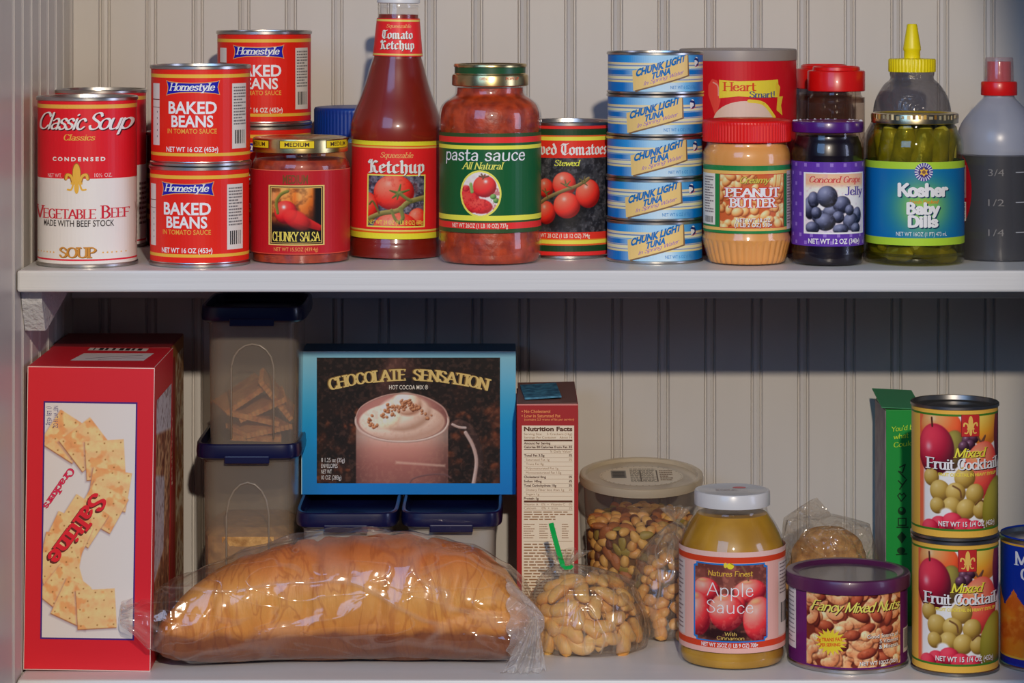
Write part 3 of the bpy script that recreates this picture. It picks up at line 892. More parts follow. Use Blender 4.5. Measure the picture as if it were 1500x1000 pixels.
# ketchup
p = Pl(578, 134, ZU, yf=381)
kc = thing('ketchup_bottle', 'tall red squeeze bottle of tomato ketchup with white cap', 'bottle', p.loc, rz=0)
KET = mat('ketchup', C(124, 32, 18), .35, noise=(14, C(108, 22, 12)))
kp = [(62, 376), (66, 374), (67, 368), (66.5, 356), (64.6, 350), (64.6, 207), (67, 203), (68.2, 190), (67, 178), (61, 160), (53, 140), (46.5, 120), (41, 100), (36.2, 84), (30.8, 27), (30, 16), (28.5, 13), (28.5, 2)]
jar(kc, p, rnd(kp[:5], 3) + rnd(kp[5:14], 4) + kp[14:], 'k', 21, KET, film('clear_plastic', rough=.09), inset=.0009, name='plastic_bottle')
lid_lathe(kc, p, [(28, 5), (31.5, 4), (31.5, -6), (30, -9), (14, -10), (10, -26), (7, -36)], mat('white_plastic', (.75, .75, .74), .4), 'cap')
lid_lathe(kc, p, [(28.6, 12), (30.6, 11), (30.6, 8.5), (28.6, 7.5)], film('clear_plastic', rough=.09), 'neck_ring', close=False)
a = Art(); KR = C(238, 34, 36); YL = C(245, 208, 48)
bands(a, p, [(206.5, 350.5, KR)])
bands(a, p, [(206.5, 213.5, YL), (213.5, 215, C(235, 95, 25)), (215, 217.6, C(250, 170, 80)), (337, 339.5, C(250, 190, 90)), (339.5, 342, C(235, 95, 25)), (342, 350.5, YL)], 1)
T(a, p, 'Squeezable', 557, 605, 231, 7.5, C(248, 165, 95), font='serifi', grow=1)
T(a, p, 'Ketchup', 539, 622, 253, 18, C(225, 222, 205), 4, font='black', sh=(C(130, 70, 30), (1, .8)))
a.rect(p.U(538), 256, p.U(624), 333.5, C(250, 205, 90), 2)
def tomato_pic(P, big, vine=True):
    for (cx, cy, rx, ry) in big:
        P.ball(cx, cy, rx, ry, (248, 120, 95), (228, 48, 32), (135, 14, 14), 0, 1.2, spec=.25, sp=(-.25, -.5))
P = Pic(p.U(540), 258, p.U(622), 331.5, (95, 92, 105), 1.4)
P.noise(5, (45, 45, 58), .9, 3, .4, .6); P.noise(3, (170, 165, 180), .4, 9, .55, .7)
tomato_pic(P, [(538, 305, 17, 22), (615, 322, 16, 17), (578, 282, 31, 26), (582, 338, 36, 27)])
P.noise(6, (110, 20, 15), .3, 12, .55, .75)
P.stroke([(538, 322), (560, 313), (585, 308), (600, 296), (625, 290)], 3.6, (165, 150, 85), (70, 70, 30))
P.stroke([(588, 305), (592, 318), (588, 326)], 3, (150, 150, 80), (60, 66, 30))
P.stroke([(575, 308), (580, 320), (586, 326)], 2.2, (150, 150, 80), (60, 66, 30))
for e in ((572, 279), (576, 290), (588, 270), (601, 278), (598, 291), (583, 292)):
    P.stroke([(585, 283), e], 2.5, (110, 125, 55), (42, 58, 22), taper=True)
P.stroke([(587, 283), (596, 290), (604, 294)], 2.5, (140, 140, 75), (60, 65, 30))
P.stroke([(540, 300), (546, 296), (556, 312)], 1.6, (130, 120, 60), (60, 55, 25))
a.pic(P, 3)
T(a, p, 'NET WT 24 OZ (1 LB 8 OZ) 680g', 541, 621, 329, 6, C(225, 205, 75), 4)
a.build('label', p.wrap(lambda z: p.R*.964, .0003), kc)
a = Art(); bands(a, p, [(27.5, 83.5, KR)])
bands(a, p, [(29, 32, C(248, 185, 90)), (79.5, 82, C(248, 185, 90))], 1)
T(a, p, 'Squeezable', 561, 599, 41, 5, C(248, 165, 95), font='serifi', grow=1)
T(a, p, 'Tomato', 555, 601, 57, 12, C(225, 222, 205), 4, font='black', sh=(C(130, 70, 30), (.8, .7)))
T(a, p, 'Ketchup', 553, 603, 72.5, 12.5, C(225, 222, 205), 4, font='black', sh=(C(130, 70, 30), (.8, .7)))
z27, z84 = p.za(27), p.za(84)
a2 = Art(); a2.p = [(np.stack([p.cx + (q_[:, 0]-p.cx)*2.0, q_[:, 1]], 1) if l_ > 1 else q_, c_, l_) for q_, c_, l_ in a.p]
a2.build('neck_label', p.wrap(lambda z: p.k*(36.2 + (30.8-36.2)*(z-z84)/(z27-z84)), .0004), kc)
kc.rotation_euler = (0, math.radians(0.9), 0)

# pasta sauce
p = Pl(718, 150, ZU, yf=390)
pj = thing('pasta_sauce_jar', 'rounded glass jar of pasta sauce with green label and gold lid', 'jar', p.loc)
PAS = mat('pasta_sauce', C(172, 60, 18), .4, noise=(110, C(122, 36, 12), 4), coat=.25, bump=(200, .3))
jar(pj, p, rnd([(62, 384), (70, 381), (75, 372), (75.3, 352), (74.6, 342), (74.2, 300), (74.2, 200), (74.6, 194), (75.3, 186), (75, 168), (71, 154), (62, 145), (53, 139), (51, 132), (51, 124)], 3), 'p', 128, PAS)
lid_lathe(pj, p, [(54, 125.5), (56, 124), (56, 112), (55, 109), (52.5, 108), (52, 106.5)], GOLD, close=True)
lid_lathe(pj, p, [(52, 107), (52, 98)], mat('green_lid_paint', C(22, 70, 35), .35), 'lid_band')
lid_lathe(pj, p, [(52, 98.2), (53.3, 97.5), (53.5, 95), (52.5, 93.2), (50, 93), (47, 95), (1, 95)], GOLD, 'lid_rim')
pl = Pl(718, 112, ZU, Y=p.Y)
a = Art(); a.text('OPENED IF', 703, 723, 117.5, 4, C(200, 70, 30), 1); a.text('POPS UP', 742, 765, 117.5, 4, C(200, 70, 30), 1)
a.build('lid_print', pl.wrap(off=.0002), pj)
a = Art(); GR = C(12, 82, 40); PR = C(225, 45, 42)
bands(a, p, [(195.5, 341.5, GR)])
bands(a, p, [(195.5, 200.5, C(45, 72, 36)), (201, 209.5, PR), (213.3, 219, C(238, 210, 70)), (316, 323.5, C(238, 210, 70)), (324, 326.4, C(45, 72, 30)), (326.4, 335.5, PR), (335.5, 341.5, C(45, 72, 36))], 1)
T(a, p, 'pasta sauce', 654.5, 768, 235.3, 17.5, C(232, 230, 225), font='hand', track=6, grow=1)
T(a, p, 'All Natural', 679, 736, 248, 10, C(235, 215, 95), font='serifbi')
a.ell(704, 284, 31, 34.5, C(238, 205, 85), 2, n=48)
P = Pic(675, 251, 733, 317, (212, 205, 200), 1.5)
P.mask = ((P.X-704)/28.5)**2 + ((P.Y-284)/32)**2 < 1
P.ball(688, 284, 15, 9, (225, 70, 65), (205, 40, 45), (150, 20, 28), .3, 1.5)
P.ball(682, 276, 6, 5, (225, 80, 75), (205, 50, 55), (150, 30, 35), 0, 1.5)
P.ball(688, 297, 18, 15, (228, 70, 60), (212, 42, 42), (160, 22, 28), .3, 1.5)
P.ball(704, 302, 18, 11, (230, 78, 65), (215, 46, 44), (165, 25, 30), .1, 1.5)
P.noise(3, (150, 18, 25), .5, 5, .5, .65); 
P.quad([(674, 250), (734, 250), (734, 270), (674, 272)], (214, 208, 203), 3, .9)
P.stroke([(690, 270), (692, 281)], 2.5, (160, 185, 110), (90, 130, 60))
P.ball(710.5, 273, 17, 16, (240, 85, 65), (222, 40, 40), (140, 14, 25), 0, 1.2, spec=.8, sp=(.1, -.45))
for e in ((703, 258), (706, 255), (711, 256), (716, 258), (708, 262)): P.stroke([(709, 260), e], 1.1, (120, 85, 60), (80, 50, 40))
P.ball(723, 288, 4.5, 4, (130, 170, 95), (80, 130, 60), (40, 80, 35)); P.ball(727, 294, 4, 3.5, (120, 165, 90), (70, 120, 55), (40, 80, 35))
a.pic(P, 3)
T(a, p, 'NET WT 26OZ (1 LB 10 OZ) 737g', 664, 744, 334, 6.2, C(245, 215, 190), bold=.01)
a.build('label', p.wrap(lambda z: 74.3*p.k, .0003), pj)

# stewed tomatoes
p = Pl(832, 140, ZU, yf=380)
tc_ = thing('tomato_can', 'can of stewed tomatoes between the pasta sauce jar and tuna stack', 'can', p.loc)
can_parts(tc_, p.R, p.za(176))
a = Art()
bands(a, p, [(182, 376, C(40, 38, 40))])
bands(a, p, [(182, 189, PR), (189, 190.5, C(60, 50, 30)), (190.5, 198.5, C(28, 62, 34)), (198.5, 200.5, C(230, 90, 40)), (200.5, 206, C(240, 210, 70)), (206, 231.5, C(212, 45, 30)),
             (340.5, 350.5, C(212, 50, 35)), (350.5, 352, C(235, 120, 40)), (352, 357.5, C(240, 205, 70)), (357.5, 360, C(230, 90, 40)), (360, 369, C(28, 62, 34)), (369, 376, PR)], 1)
a.text('Stewed Tomatoes', 757, 897, 226.5, 16, C(228, 220, 208), 3, font='black')
a.text('Stewed', 810, 847, 243, 8.5, C(228, 215, 70), 3, font='serifbi')
P = Pic(775, 231.5, 895, 340.5, (58, 58, 62), 1.3)
P.noise(7, (28, 28, 32), .8, 4, .4, .6); P.noise(3, (125, 125, 132), .35, 8, .55, .7)
P.ball(812, 320, 40, 12, (10, 8, 8), (10, 8, 8), (10, 8, 8), 0, 10, a=.8); P.ball(850, 300, 35, 12, (10, 8, 8), (10, 8, 8), (10, 8, 8), -.3, 10, a=.7)
for t_ in ((796, 276, 13, 14), (797, 312, 15, 17), (825, 270, 17.5, 18), (829, 301, 20, 19), (862, 284, 20, 21)):
    P.ball(*t_, (246, 110, 85), (222, 48, 34), (125, 12, 12), 0, 1.2, spec=.5, sp=(-.2, -.5))
P.stroke([(785, 300), (800, 290), (825, 279), (845, 272), (862, 262)], 2.6, (160, 135, 85), (80, 62, 35))
for c_, es in (((828, 272), ((820, 268), (826, 263), (834, 265), (836, 275))), ((855, 268), ((848, 262), (856, 259), (862, 264), (860, 272))), ((797, 283), ((790, 279), (795, 276), (803, 280), (800, 290)))):
    for e in es: P.stroke([c_, e], 1.6, (130, 120, 70), (60, 55, 30), taper=True)
a.pic(P, 1)
a.text('NET WT 28 OZ (1 LB 12 OZ) 794g', 775, 864, 348.5, 6, C(240, 215, 195), 3, bold=.01)
a.build('label', p.wrap(off=-.0010), tc_)

# tuna
pt = Pl(959.5, 142.5, ZU, yf=387.5)
HT = 61.1 * pt.k
p = Pl(960, 142.5, ZU, Y=pt.Y)
tops = ['topmost of the five stacked cans of chunk light tuna', 'second from top of the five stacked tuna cans', 'middle can of the five stacked tuna cans', 'fourth from top of the five stacked tuna cans', 'bottom can of the five stacked tuna cans, resting on the shelf']
p.zs = ZU + 4*HT
tn = thing('tuna_can', tops[0], 'can', (p.X, p.Y, p.zs), 'tuna cans')
can_parts(tn, p.R, HT, .0028)
a = Art(); B1 = C(0, 106, 180)
L = PI*p.rp
def vgrad_row(y0, y1, cols):
    n = len(cols)-1
    for i in range(n):
        m_ = 10
        x0, c0 = cols[i]; x1, c1 = cols[i+1]
        for j in range(m_):
            t = (j+.5)/m_
            a.rect(x0+(x1-x0)*j/m_, y0, x0+(x1-x0)*(j+1)/m_, y1, tuple(np.array(c0)*(1-t)+np.array(c1)*t), 0)
LB = C(150, 190, 222); MB_ = C(40, 136, 200)
X0, X1 = 960-L, 960+L
vgrad_row(80.6, 92, [(X0, B1), (880, B1), (915, MB_), (950, LB), (985, LB), (1005, C(90, 165, 212)), (1035, B1), (X1, B1)])
vgrad_row(92, 103, [(X0, C(200, 200, 190)), (X1, C(200, 200, 190))])
vgrad_row(103, 110, [(X0, B1), (905, B1), (930, LB), (1000, LB), (1012, B1), (X1, B1)])
vgrad_row(110, 121, [(X0, C(205, 200, 185)), (X1, C(200, 200, 190))])
vgrad_row(121, 135.2, [(X0, B1), (905, B1), (940, LB), (985, C(185, 205, 225)), (1005, C(110, 175, 215)), (1035, B1), (X1, B1)])
for y0, y1, c in ((92, 94.8, C(214, 196, 150)), (95.5, 97.2, C(95, 125, 165)), (98.5, 100.4, C(222, 214, 165)), (101.4, 102.6, C(80, 150, 195)), (110.4, 112, C(120, 140, 170)), (112.8, 115.4, C(222, 208, 160)), (116.8, 118, C(110, 130, 165)), (118.6, 121, C(220, 200, 140))):
    a.rect(X0, y0, X1, y1, c, 1)
a.tess([(p.U(924), 105), (p.U(1006), 81.5), (p.U(1007.5), 112), (p.U(927), 135)], C(120, 95, 70), 2)
a.tess([(p.U(923), 104), (p.U(1004.5), 80.8), (p.U(1005), 110.5), (p.U(924.5), 133.5)], C(228, 182, 114), 3)
a.text('CHUNK LIGHT', p.U(927.5), p.U(1001), 112.6, 9.6, C(0, 100, 164), 4, bold=.055, slope=.30, slant=.2)
a.text('TUNA', p.U(950), p.U(979), 116, 8.4, C(0, 100, 164), 4, bold=.055, slope=.28, slant=.2)
a.text('In Spring Water', p.U(939), p.U(998), 125.5, 5.6, C(150, 110, 160), 4, font='script', slope=.285, grow=1)
T(a, p, 'NET WT 6 OZ (170g)', 979, 1018, 130.5, 4.6, C(40, 125, 185), 3)
a.ell(p.U(1019), 92, 5.5, 8, C(215, 218, 225), 2)
a.line([(p.U(1017), 87), (p.U(1021), 89), (p.U(1021.5), 94), (p.U(1019), 97)], 3.4, C(30, 35, 95), 3, True)
a.line([(p.U(1015.5), 88), (p.U(1021), 87)], 1.4, C(30, 35, 95), 3); a.line([(p.U(1017), 98), (p.U(1023), 96)], 1.4, C(190, 80, 80), 3)
a.build('label', p.wrap(off=-.0010), tn)
for i, (dx, rot) in enumerate(((.2, -.14), (-.3, -.03), (0, -.17), (-.5, -.10))):
    dup(tn, (pt.X + dx*pt.k, pt.Y, ZU + (3-i)*HT), (0, 0, rot), tops[i+1])

# heart canister
q = Pl(1081, 170, ZU, Y=2.478)
hc = thing('food_canister', 'large red round canister with grey lid behind the tuna and peanut butter', 'canister', q.loc)
link('cardboard_tube', lathe([(0, 0), (q.R-.001, 0), (q.R-.0005, .001), (q.R-.0005, q.za(82)), (0, q.za(82))], 96), mat('red_carton', C(170, 18, 28), .4), hc, smooth=.6)
lid_lathe(hc, q, [(85, 88), (86, 87), (86, 75), (85.5, 72.5), (84, 71.5), (82, 72), (80, 74.5), (1, 74.5)], mat('grey_translucent_plastic', C(138, 128, 122), .45))
a = Art(); bands(a, q, [(86, 366, C(190, 18, 32))])
a.tess([(1042, 172), (1030, 140), (1030, 125), (1036, 116), (1044, 118), (1049, 130), (1049, 148)], C(238, 70, 62), 1)
a.line([(1038, 121), (1045, 126), (1046, 140)], 2, C(240, 150, 140), 2, True)
a.ell(1085, 178, 47, 30, C(205, 180, 165), 1, n=40)
a.line([(1090, 148), (1112, 152), (1130, 172)], 5, C(235, 190, 60), 2, True)
a.tess([(1047, 117), (1075, 119), (1110, 118), (1137, 117), (1138, 143), (1110, 143), (1075, 141), (1047, 144)], C(238, 195, 55), 3)
a.tess([(1134, 120), (1141, 128), (1139, 142), (1147, 142), (1143, 155), (1146, 170), (1134, 162), (1136, 143), (1132, 128)], C(228, 180, 50), 3)
a.text('Heart', 1054, 1100, 133, 12.5, C(200, 60, 25), 4, font='serifb'); a.text('Smart!', 1091, 1131, 143, 9, C(70, 80, 120), 4, font='serifb')
a.build('label', q.wrap(off=.0002), hc)

# peanut butter
p = Pl(1094, 130, ZU, yf=391)
pbj = thing('peanut_butter_jar', 'jar of creamy peanut butter with ribbed red lid', 'jar', p.loc)
PBM = mat('peanut_butter', C(205, 142, 72), .42, coat=.35)
jar(pbj, p, rnd([(50, 385.5), (54, 383), (58, 377), (62, 362), (65, 350), (64.6, 345)], 3)[:-1] + [(63.2, 341), (63.2, 244)] + rnd([(64.6, 240), (64.6, 226), (62, 217), (59, 211), (59, 200)], 3), 'pb', 208, PBM, film('clear_plastic', rough=.09), inset=.0008, seg=216, name='plastic_jar', ribs=(36, .0009, 3, 13))
lid_lathe(pbj, p, [(64, 206.5), (65, 205.5)] + [(65, 204-2.4*i) for i in range(12)] + [(63.5, 175.5), (60, 174.5), (45, 174), (44, 173)], mat('red_plastic', C(208, 20, 16), .38), seg=400, ribs=(80, .0005, 2, 13), smooth=.9)
a = Art(); PG = C(30, 118, 60); PT = C(225, 170, 90)
bands(a, p, [(243, 342.5, PG)]); bands(a, p, [(250.5, 255.5, PT), (334, 338.5, PT)], 1)
e = p.U
a.rect(p.cx-100, 255.5, e(1044), 331, C(215, 208, 198), 2); a.smallprint(e(1031), 260, e(1042), 315, C(120, 110, 110), 14, 2, 3); a.barcode(e(1030.5), 318, e(1042), 330, 4, paper=False, lay=3)
a.rect(e(1150), 252, p.cx+110, 338, C(200, 192, 186), 2); a.smallprint(e(1151), 258, e(1157), 332, C(110, 100, 100), 18, 7, 3)
P = Pic(e(1051), 256, e(1144), 334, (190, 90, 45), 1.3)
r = random.Random(4)
for i in range(95):
    x, y = r.uniform(1042, 1152), r.uniform(252, 338)
    P.ball(x, y, r.uniform(5, 7.5), r.uniform(6.5, 10.5), (250, 205, 150), (228, 152, 85), (140, 65, 28), r.uniform(0, 3), 1.2, spec=.2)
for x in (1133, 1139, 1143): P.ball(x, 266, 3, 16, (250, 205, 140), (232, 160, 90), (160, 85, 40), .15)
a.pic(P, 2)
a.frame(e(1050.2), 255.4, e(1144.8), 334.6, 1.0, C(190, 50, 35), 3)
T(a, p, 'Creamy', 1078, 1121, 268, 9, C(190, 175, 70), 4, font='scriptb', grow=1, sh=(C(110, 90, 30), (.7, .7)))
for t_, x0, x1, y in (('PEANUT', 1059, 1137, 288.5), ('BUTTER', 1065, 1131, 303.5)):
    T(a, p, t_, x0, x1, y, 12.5, C(190, 35, 25), 4, font='serifb', grow=9); T(a, p, t_, x0, x1, y, 12.5, C(240, 232, 225), 5, font='serifb', grow=2)
T(a, p, 'NET WT 18 OZ', 1073, 1124, 325.5, 5.5, C(240, 230, 215), 4, bold=.02, sh=(C(120, 50, 20), (.6, .6)))
T(a, p, '(1 LB 2 OZ) 510g', 1071, 1126, 332.5, 5.5, C(240, 230, 215), 4, bold=.02, sh=(C(120, 50, 20), (.6, .6)))
a.build('label', p.wrap(lambda z: 63.3*p.k, .0003), pbj)

# jelly
p = Pl(1212.5, 106, ZU, yf=391)
jj = thing('jelly_jar', 'dark jar of grape jelly with purple lid and purple label', 'jar', p.loc)
jar(jj, p, rnd([(46, 386), (50, 384), (52.5, 378), (53, 365), (52.6, 358), (52.6, 240), (53, 225), (51, 210), (48, 202), (47, 195), (47, 188)], 3), 'j', 199, mat('grape_jelly', C(14, 5, 14), .3))
PUR = mat('purple_plastic', C(66, 14, 100), .3, coat=.3)
lid_lathe(jj, p, [(50, 193), (52, 192), (52.3, 190), (52.3, 179), (51.5, 177), (49, 176.3), (46, 176.8), (1, 176.6)], PUR)
a = Art()
for i in range(26):
    an = i*2*PI/26; r_ = p.k*46
bands(a, p, [(237.5, 361, C(88, 48, 152))])
for i in range(-16, 17):
    for j, y in enumerate((242, 255, 270, 285, 300, 315, 330, 345, 356)):
        if (i + j) % 2 == 0: a.rect(p.cx+i*10-2.4, y-2.6, p.cx+i*10+2.4, y+2.6, C(135, 105, 185), 1)
e = p.U
a.rect(e(1174), 253, e(1261), 343, C(232, 228, 226), 2)
P = Pic(e(1176.5), 255, e(1259), 340.5, (240, 225, 215), 1.4)
P.grad([(0, (238, 175, 140)), (.17, (236, 170, 135)), (.25, (240, 215, 200)), (.5, (236, 225, 222)), (1, (200, 190, 200))])
for (x, y, rx, ry) in ((1180, 305, 10, 17), (1186, 293, 9, 12), (1196, 318, 13, 10), (1214, 310, 14, 10), (1228, 300, 14, 13), (1206, 288, 15, 16), (1255, 316, 10, 12), (1243, 325, 14, 13), (1222, 318, 9, 9), (1203, 325, 15, 13), (1184, 334, 11, 9), (1226, 336, 12, 8), (1240, 308, 8, 8), (1190, 312, 8, 9), (1252, 335, 10, 8)):
    P.ball(x, y, rx, ry, (120, 126, 156), (40, 43, 64), (10, 10, 20), 0, 1.3, spec=.15, sp=(-.2, -.4))
P.noise(4, (120, 125, 160), .25, 3, .55, .7)
a.pic(P, 3)
T(a, p, 'Concord Grape', 1181, 1255, 267.5, 9, C(190, 45, 55), 4, font='serifbi')
T(a, p, 'Jelly', 1232, 1258, 286, 12, C(80, 62, 140), 4, font='serifb')
T(a, p, 'NET WT 12 OZ (340g)', 1180, 1254, 357, 7, C(225, 215, 235), 3, bold=.02)
a.build('label', p.wrap(lambda z: 52.7*p.k, .0003), jj)
LB_ = p
# white specks on the purple lid rim
r = random.Random(8)
V = []; Fs = []
for i in range(40):
    an = r.uniform(0, 2*PI); rr = p.k*r.uniform(46, 51); s_ = r.uniform(.0006, .0014); z = p.za(177.2) + .0003
    b = len(V); V += [(rr*math.cos(an)+dx*s_, rr*math.sin(an)+dy*s_, z+dz) for dx, dy, dz in ((-1, -1, 0), (1, -1, 0), (1, 1, 0), (-1, 1, 0), (0, 0, s_*.7))]
    Fs += [(b, b+1, b+4), (b+1, b+2, b+4), (b+2, b+3, b+4), (b+3, b, b+4)]
o = link('lid_specks', mesh(V, Fs), mat('white_specks', (.75, .72, .78), .3), jj); o['label'] = 'white specks around the purple lid top'

# spice jars behind
RP = mat('red_cap_plastic', C(196, 14, 12), .33, coat=.2)
q = Pl(1225, 84, ZU, Y=2.475)
sp_ = thing('spice_jar', 'clear spice jar with red cap directly behind the grape jelly', 'jar', q.loc, 'red capped spice jars')
pr = [(0, 0)] + q.prof(rnd([(38, 372), (41, 369), (41.5, 360), (41.5, 160), (41, 150), (38, 141), (36, 137), (36, 125)], 3))
link('glass_jar', lathe([(max(r_, 0), max(z, 0)) for r_, z in pr], 64), film('spice_glass', (.86, .80, .76), C(120, 84, 64), .16), sp_, smooth=.6)
link('contents', lathe([(0, .001), (39.5*q.k, .001), (39.5*q.k, q.za(215)), (0, q.za(213))], 48), mat('brown_spice', C(105, 62, 35), .8, noise=(500, C(60, 35, 20))), sp_, smooth=.6)
lid_lathe(sp_, q, [(41, 133), (42, 132), (42, 105), (41, 103.5), (35, 102.5), (34, 98), (32, 97), (31, 99.5), (1, 99.5)], RP, 'cap')
q2 = Pl(1207, 82, ZU, Y=2.534)
dup(sp_, q2.loc, (0, 0, 1), 'clear spice jar with red cap half hidden behind the other one')

# pickles
p = Pl(1340, 146, ZU, yf=391)
kj = thing('pickle_jar', 'jar of kosher baby dills with gold lid and blue green label', 'jar', p.loc)
pr = [(0, 0)] + p.prof(rnd([(62, 386), (69, 383), (72.5, 376), (72.8, 366), (71.3, 360), (71.3, 238), (71, 215), (69, 202), (62, 190), (58.5, 184), (58.5, 172)], 3))
link('glass_jar', lathe([(max(r_, 0), max(z, 0)) for r_, z in pr], 80), film('pickle_glass', (.95, .97, .85)), kj, smooth=.6)
br = [(0, .002)] + [(max(r_-.0012, .001), max(z, .002)) for r_, z in pr[1:] if z < p.za(186)]
link('brine', lathe(br + [(0, br[-1][1])], 64), film('pickle_brine', (.80, .76, .34), C(130, 120, 34), .14), kj, smooth=.6)
lid_lathe(kj, p, [(61, 180), (63.4, 179), (63.4, 168), (62.5, 165.5), (60, 164.6), (57, 165.2), (55, 166.5), (1, 166.5)], mat('brassy_lid', (.60, .50, .30), .25, 1.0))
a = Art(); pl = Pl(1340, 127, ZU, Y=p.Y)
r = random.Random(6)
for i in range(46):
    x = pl.cx - 180 + i*8
    a.rect(x, 168 + r.uniform(0, 3), x + r.uniform(2, 6), 174 + r.uniform(0, 3), r.choice((C(215, 195, 150), C(120, 85, 35), C(190, 150, 70), C(150, 140, 110))), 0)
a.build('lid_print', pl.wrap(off=.0002), kj)
a = Art(); LG = C(158, 194, 52); BL = C(6, 96, 158)
bands(a, p, [(237.5, 360, BL)]); e = p.U
P = Pic(e(1270), 248, e(1410), 349, (6, 96, 158), .8)
gl_ = np.exp(-(((P.X-1342)/42)**2 + ((P.Y-303)/38)**2)); P.mix(np.clip(gl_*.95, 0, 1), rgb((140, 190, 70)))
a.pic(P, 1)
bands(a, p, [(237.5, 248, LG), (349, 360, LG)], 2)
a.ell(1343, 252, 13.5, 13.5, C(70, 60, 140), 3)
for i in range(20):
    an = i*2*PI/20
    a.poly([(1343+7*math.cos(an-.08), 252+7*math.sin(an-.08)), (1343+13.4*math.cos(an-.05), 252+13.4*math.sin(an-.05)), (1343+13.4*math.cos(an+.05), 252+13.4*math.sin(an+.05)), (1343+7*math.cos(an+.08), 252+7*math.sin(an+.08))], C(225, 222, 235), 4)
a.ell(1343, 252, 8, 8, C(60, 45, 110), 5)
for o_ in (PI/2, -PI/2): a.poly([(1343+7*math.cos(o_+i*2*PI/3), 252+7*math.sin(o_+i*2*PI/3)) for i in range(3)], C(228, 170, 55), 6)
a.ell(1343, 252, 2.8, 2.8, C(120, 80, 60), 7)
for t_, x0, x1, y, h in (('Kosher', 1307, 1378, 287, 17), ('Baby', 1319, 1365, 313, 15), ('Dills', 1321, 1363, 332, 15)):
    T(a, p, t_, x0, x1, y, h, C(238, 240, 240), 4, font='round', track=8, grow=2, sh=(C(10, 50, 80), (1.8, 1.5)))
T(a, p, 'Fresh Packed', 1322, 1364, 298, 5, C(220, 120, 40), 4, font='serifbi')
T(a, p, 'NET WT 16OZ (1 PT) 473 mL', 1304, 1378, 346, 5.8, C(225, 235, 235), 4)
a.build('label', p.wrap(lambda z: 71.4*p.k, .0003), kj)
# the pickles themselves
PK = mat('pickle_skin', C(160, 148, 44), .3, noise=(60, C(104, 104, 26)), bump=(200, .6), coat=.4)
def pickle_fn(u, v):
    t = v*2-1; an = u*2*PI
    r_ = .0088*math.sqrt(max(0, 1-abs(t)**2.6))*(1+.05*math.sin(an*7+t*9))
    return (r_*math.cos(an)+.0035*(1-t*t), r_*math.sin(an), t*.026)
pkm = grid_fn(pickle_fn, 20, 18, True)
PKL = 'green baby pickle inside the kosher dills jar'
def pickle(x, y, z, rx, ry, rz, s=1.0):
    o = link('pickle', pkm, None if pkm.materials else PK, smooth=True)
    o.location = (p.X+x, p.Y+y, ZU+z); o.rotation_euler = (rx, ry, rz); o.scale = (s, s, s)
    tag(o, PKL, 'pickle', 'pickles in the jar')
r = random.Random(3)
zl = .0135
for i, an in enumerate(np.linspace(-PI, PI, 9, endpoint=False)):
    a_ = an - PI/2 + .12
    pickle(.0275*math.cos(a_), .0275*math.sin(a_), zl+r.uniform(-.002, .003), PI/2+r.uniform(-.35, .35), r.uniform(-.2, .2), a_+PI/2+r.uniform(-.25, .25)+PI/2, r.uniform(.9, 1.0))
for i, an in enumerate(np.linspace(-PI, PI, 9, endpoint=False)):
    a_ = an - PI/2 - .25
    pickle(.0255*math.cos(a_), .0255*math.sin(a_), p.za(226)-r.uniform(0, .004), r.uniform(-.25, .25), r.uniform(-.2, .2), a_+PI, r.uniform(1.1, 1.24))
for i, an in enumerate(np.linspace(-PI, PI, 5, endpoint=False)):
    a_ = an - PI/2 + .3
    pickle(.010*math.cos(a_), .010*math.sin(a_), p.za(218), r.uniform(-.3, .3), r.uniform(-.3, .3), a_, 1.1)
for i in range(8):
    a_ = i*2*PI/8 - PI/2
    pickle(.0275*math.cos(a_), .0275*math.sin(a_), p.za(312), r.uniform(-.15, .15), r.uniform(-.15, .15), a_+PI, 1.1)

# squeeze bottle with yellow nozzle
q = Pl(1336, 112, ZU, Y=2.472)
sb = thing('squeeze_bottle', 'clear squeeze bottle with yellow pointed nozzle behind the pickle jar', 'bottle', q.loc)
bp = rnd([(50, 374), (56, 368), (57, 330), (54, 250), (55, 200), (57, 170), (55, 152), (50, 138), (41, 124), (33, 117), (31.5, 113), (32.5, 109), (32.5, 100)], 3)
link('bottle_body', lathe([(0, 0)] + [(r_, max(z, 0)) for r_, z in q.prof(bp)], 64), film('smoky_plastic', (.72, .71, .72), C(118, 112, 115), .42, rough=.15, bump=(45, .3), crease=.1), sb, smooth=.6)
YP = mat('yellow_plastic', C(228, 196, 0), .4)
lid_lathe(sb, q, [(34, 105), (34.6, 104), (34.6, 88), (33.5, 86), (20, 85.5), (13, 85)], YP, 'cap', seg=240, ribs=(40, .0007, 2, 3), smooth=.9)
lid_lathe(sb, q, [(12, 86), (11.8, 75), (13, 73), (13, 70), (7.5, 37), (6.5, 35)], YP, 'nozzle', seg=40)
# a clear crumpled bag beside it
def bagfn(u, v):
    an = u*2*PI; z = v*.118
    r_ = (.030 + .006*math.sin(an*5+v*7))*(1-.75*max(0, (v-.55)/.45)**1.3)
    return (r_*math.cos(an)*.75+.012*max(0, v-.6), r_*math.sin(an)*.5, z)
o = link('plastic_bag', grid_fn(bagfn, 40, 24, True), film('clear_bag_plastic', (.93, .92, .92), C(160, 150, 150), .14, .2, bump=(30, .4)), smooth=True)
o.location = ((1290-750)*2.56/F, 2.566, ZU)
tag(o, 'crumpled clear plastic bag standing left of the yellow nozzle bottle', 'bag')

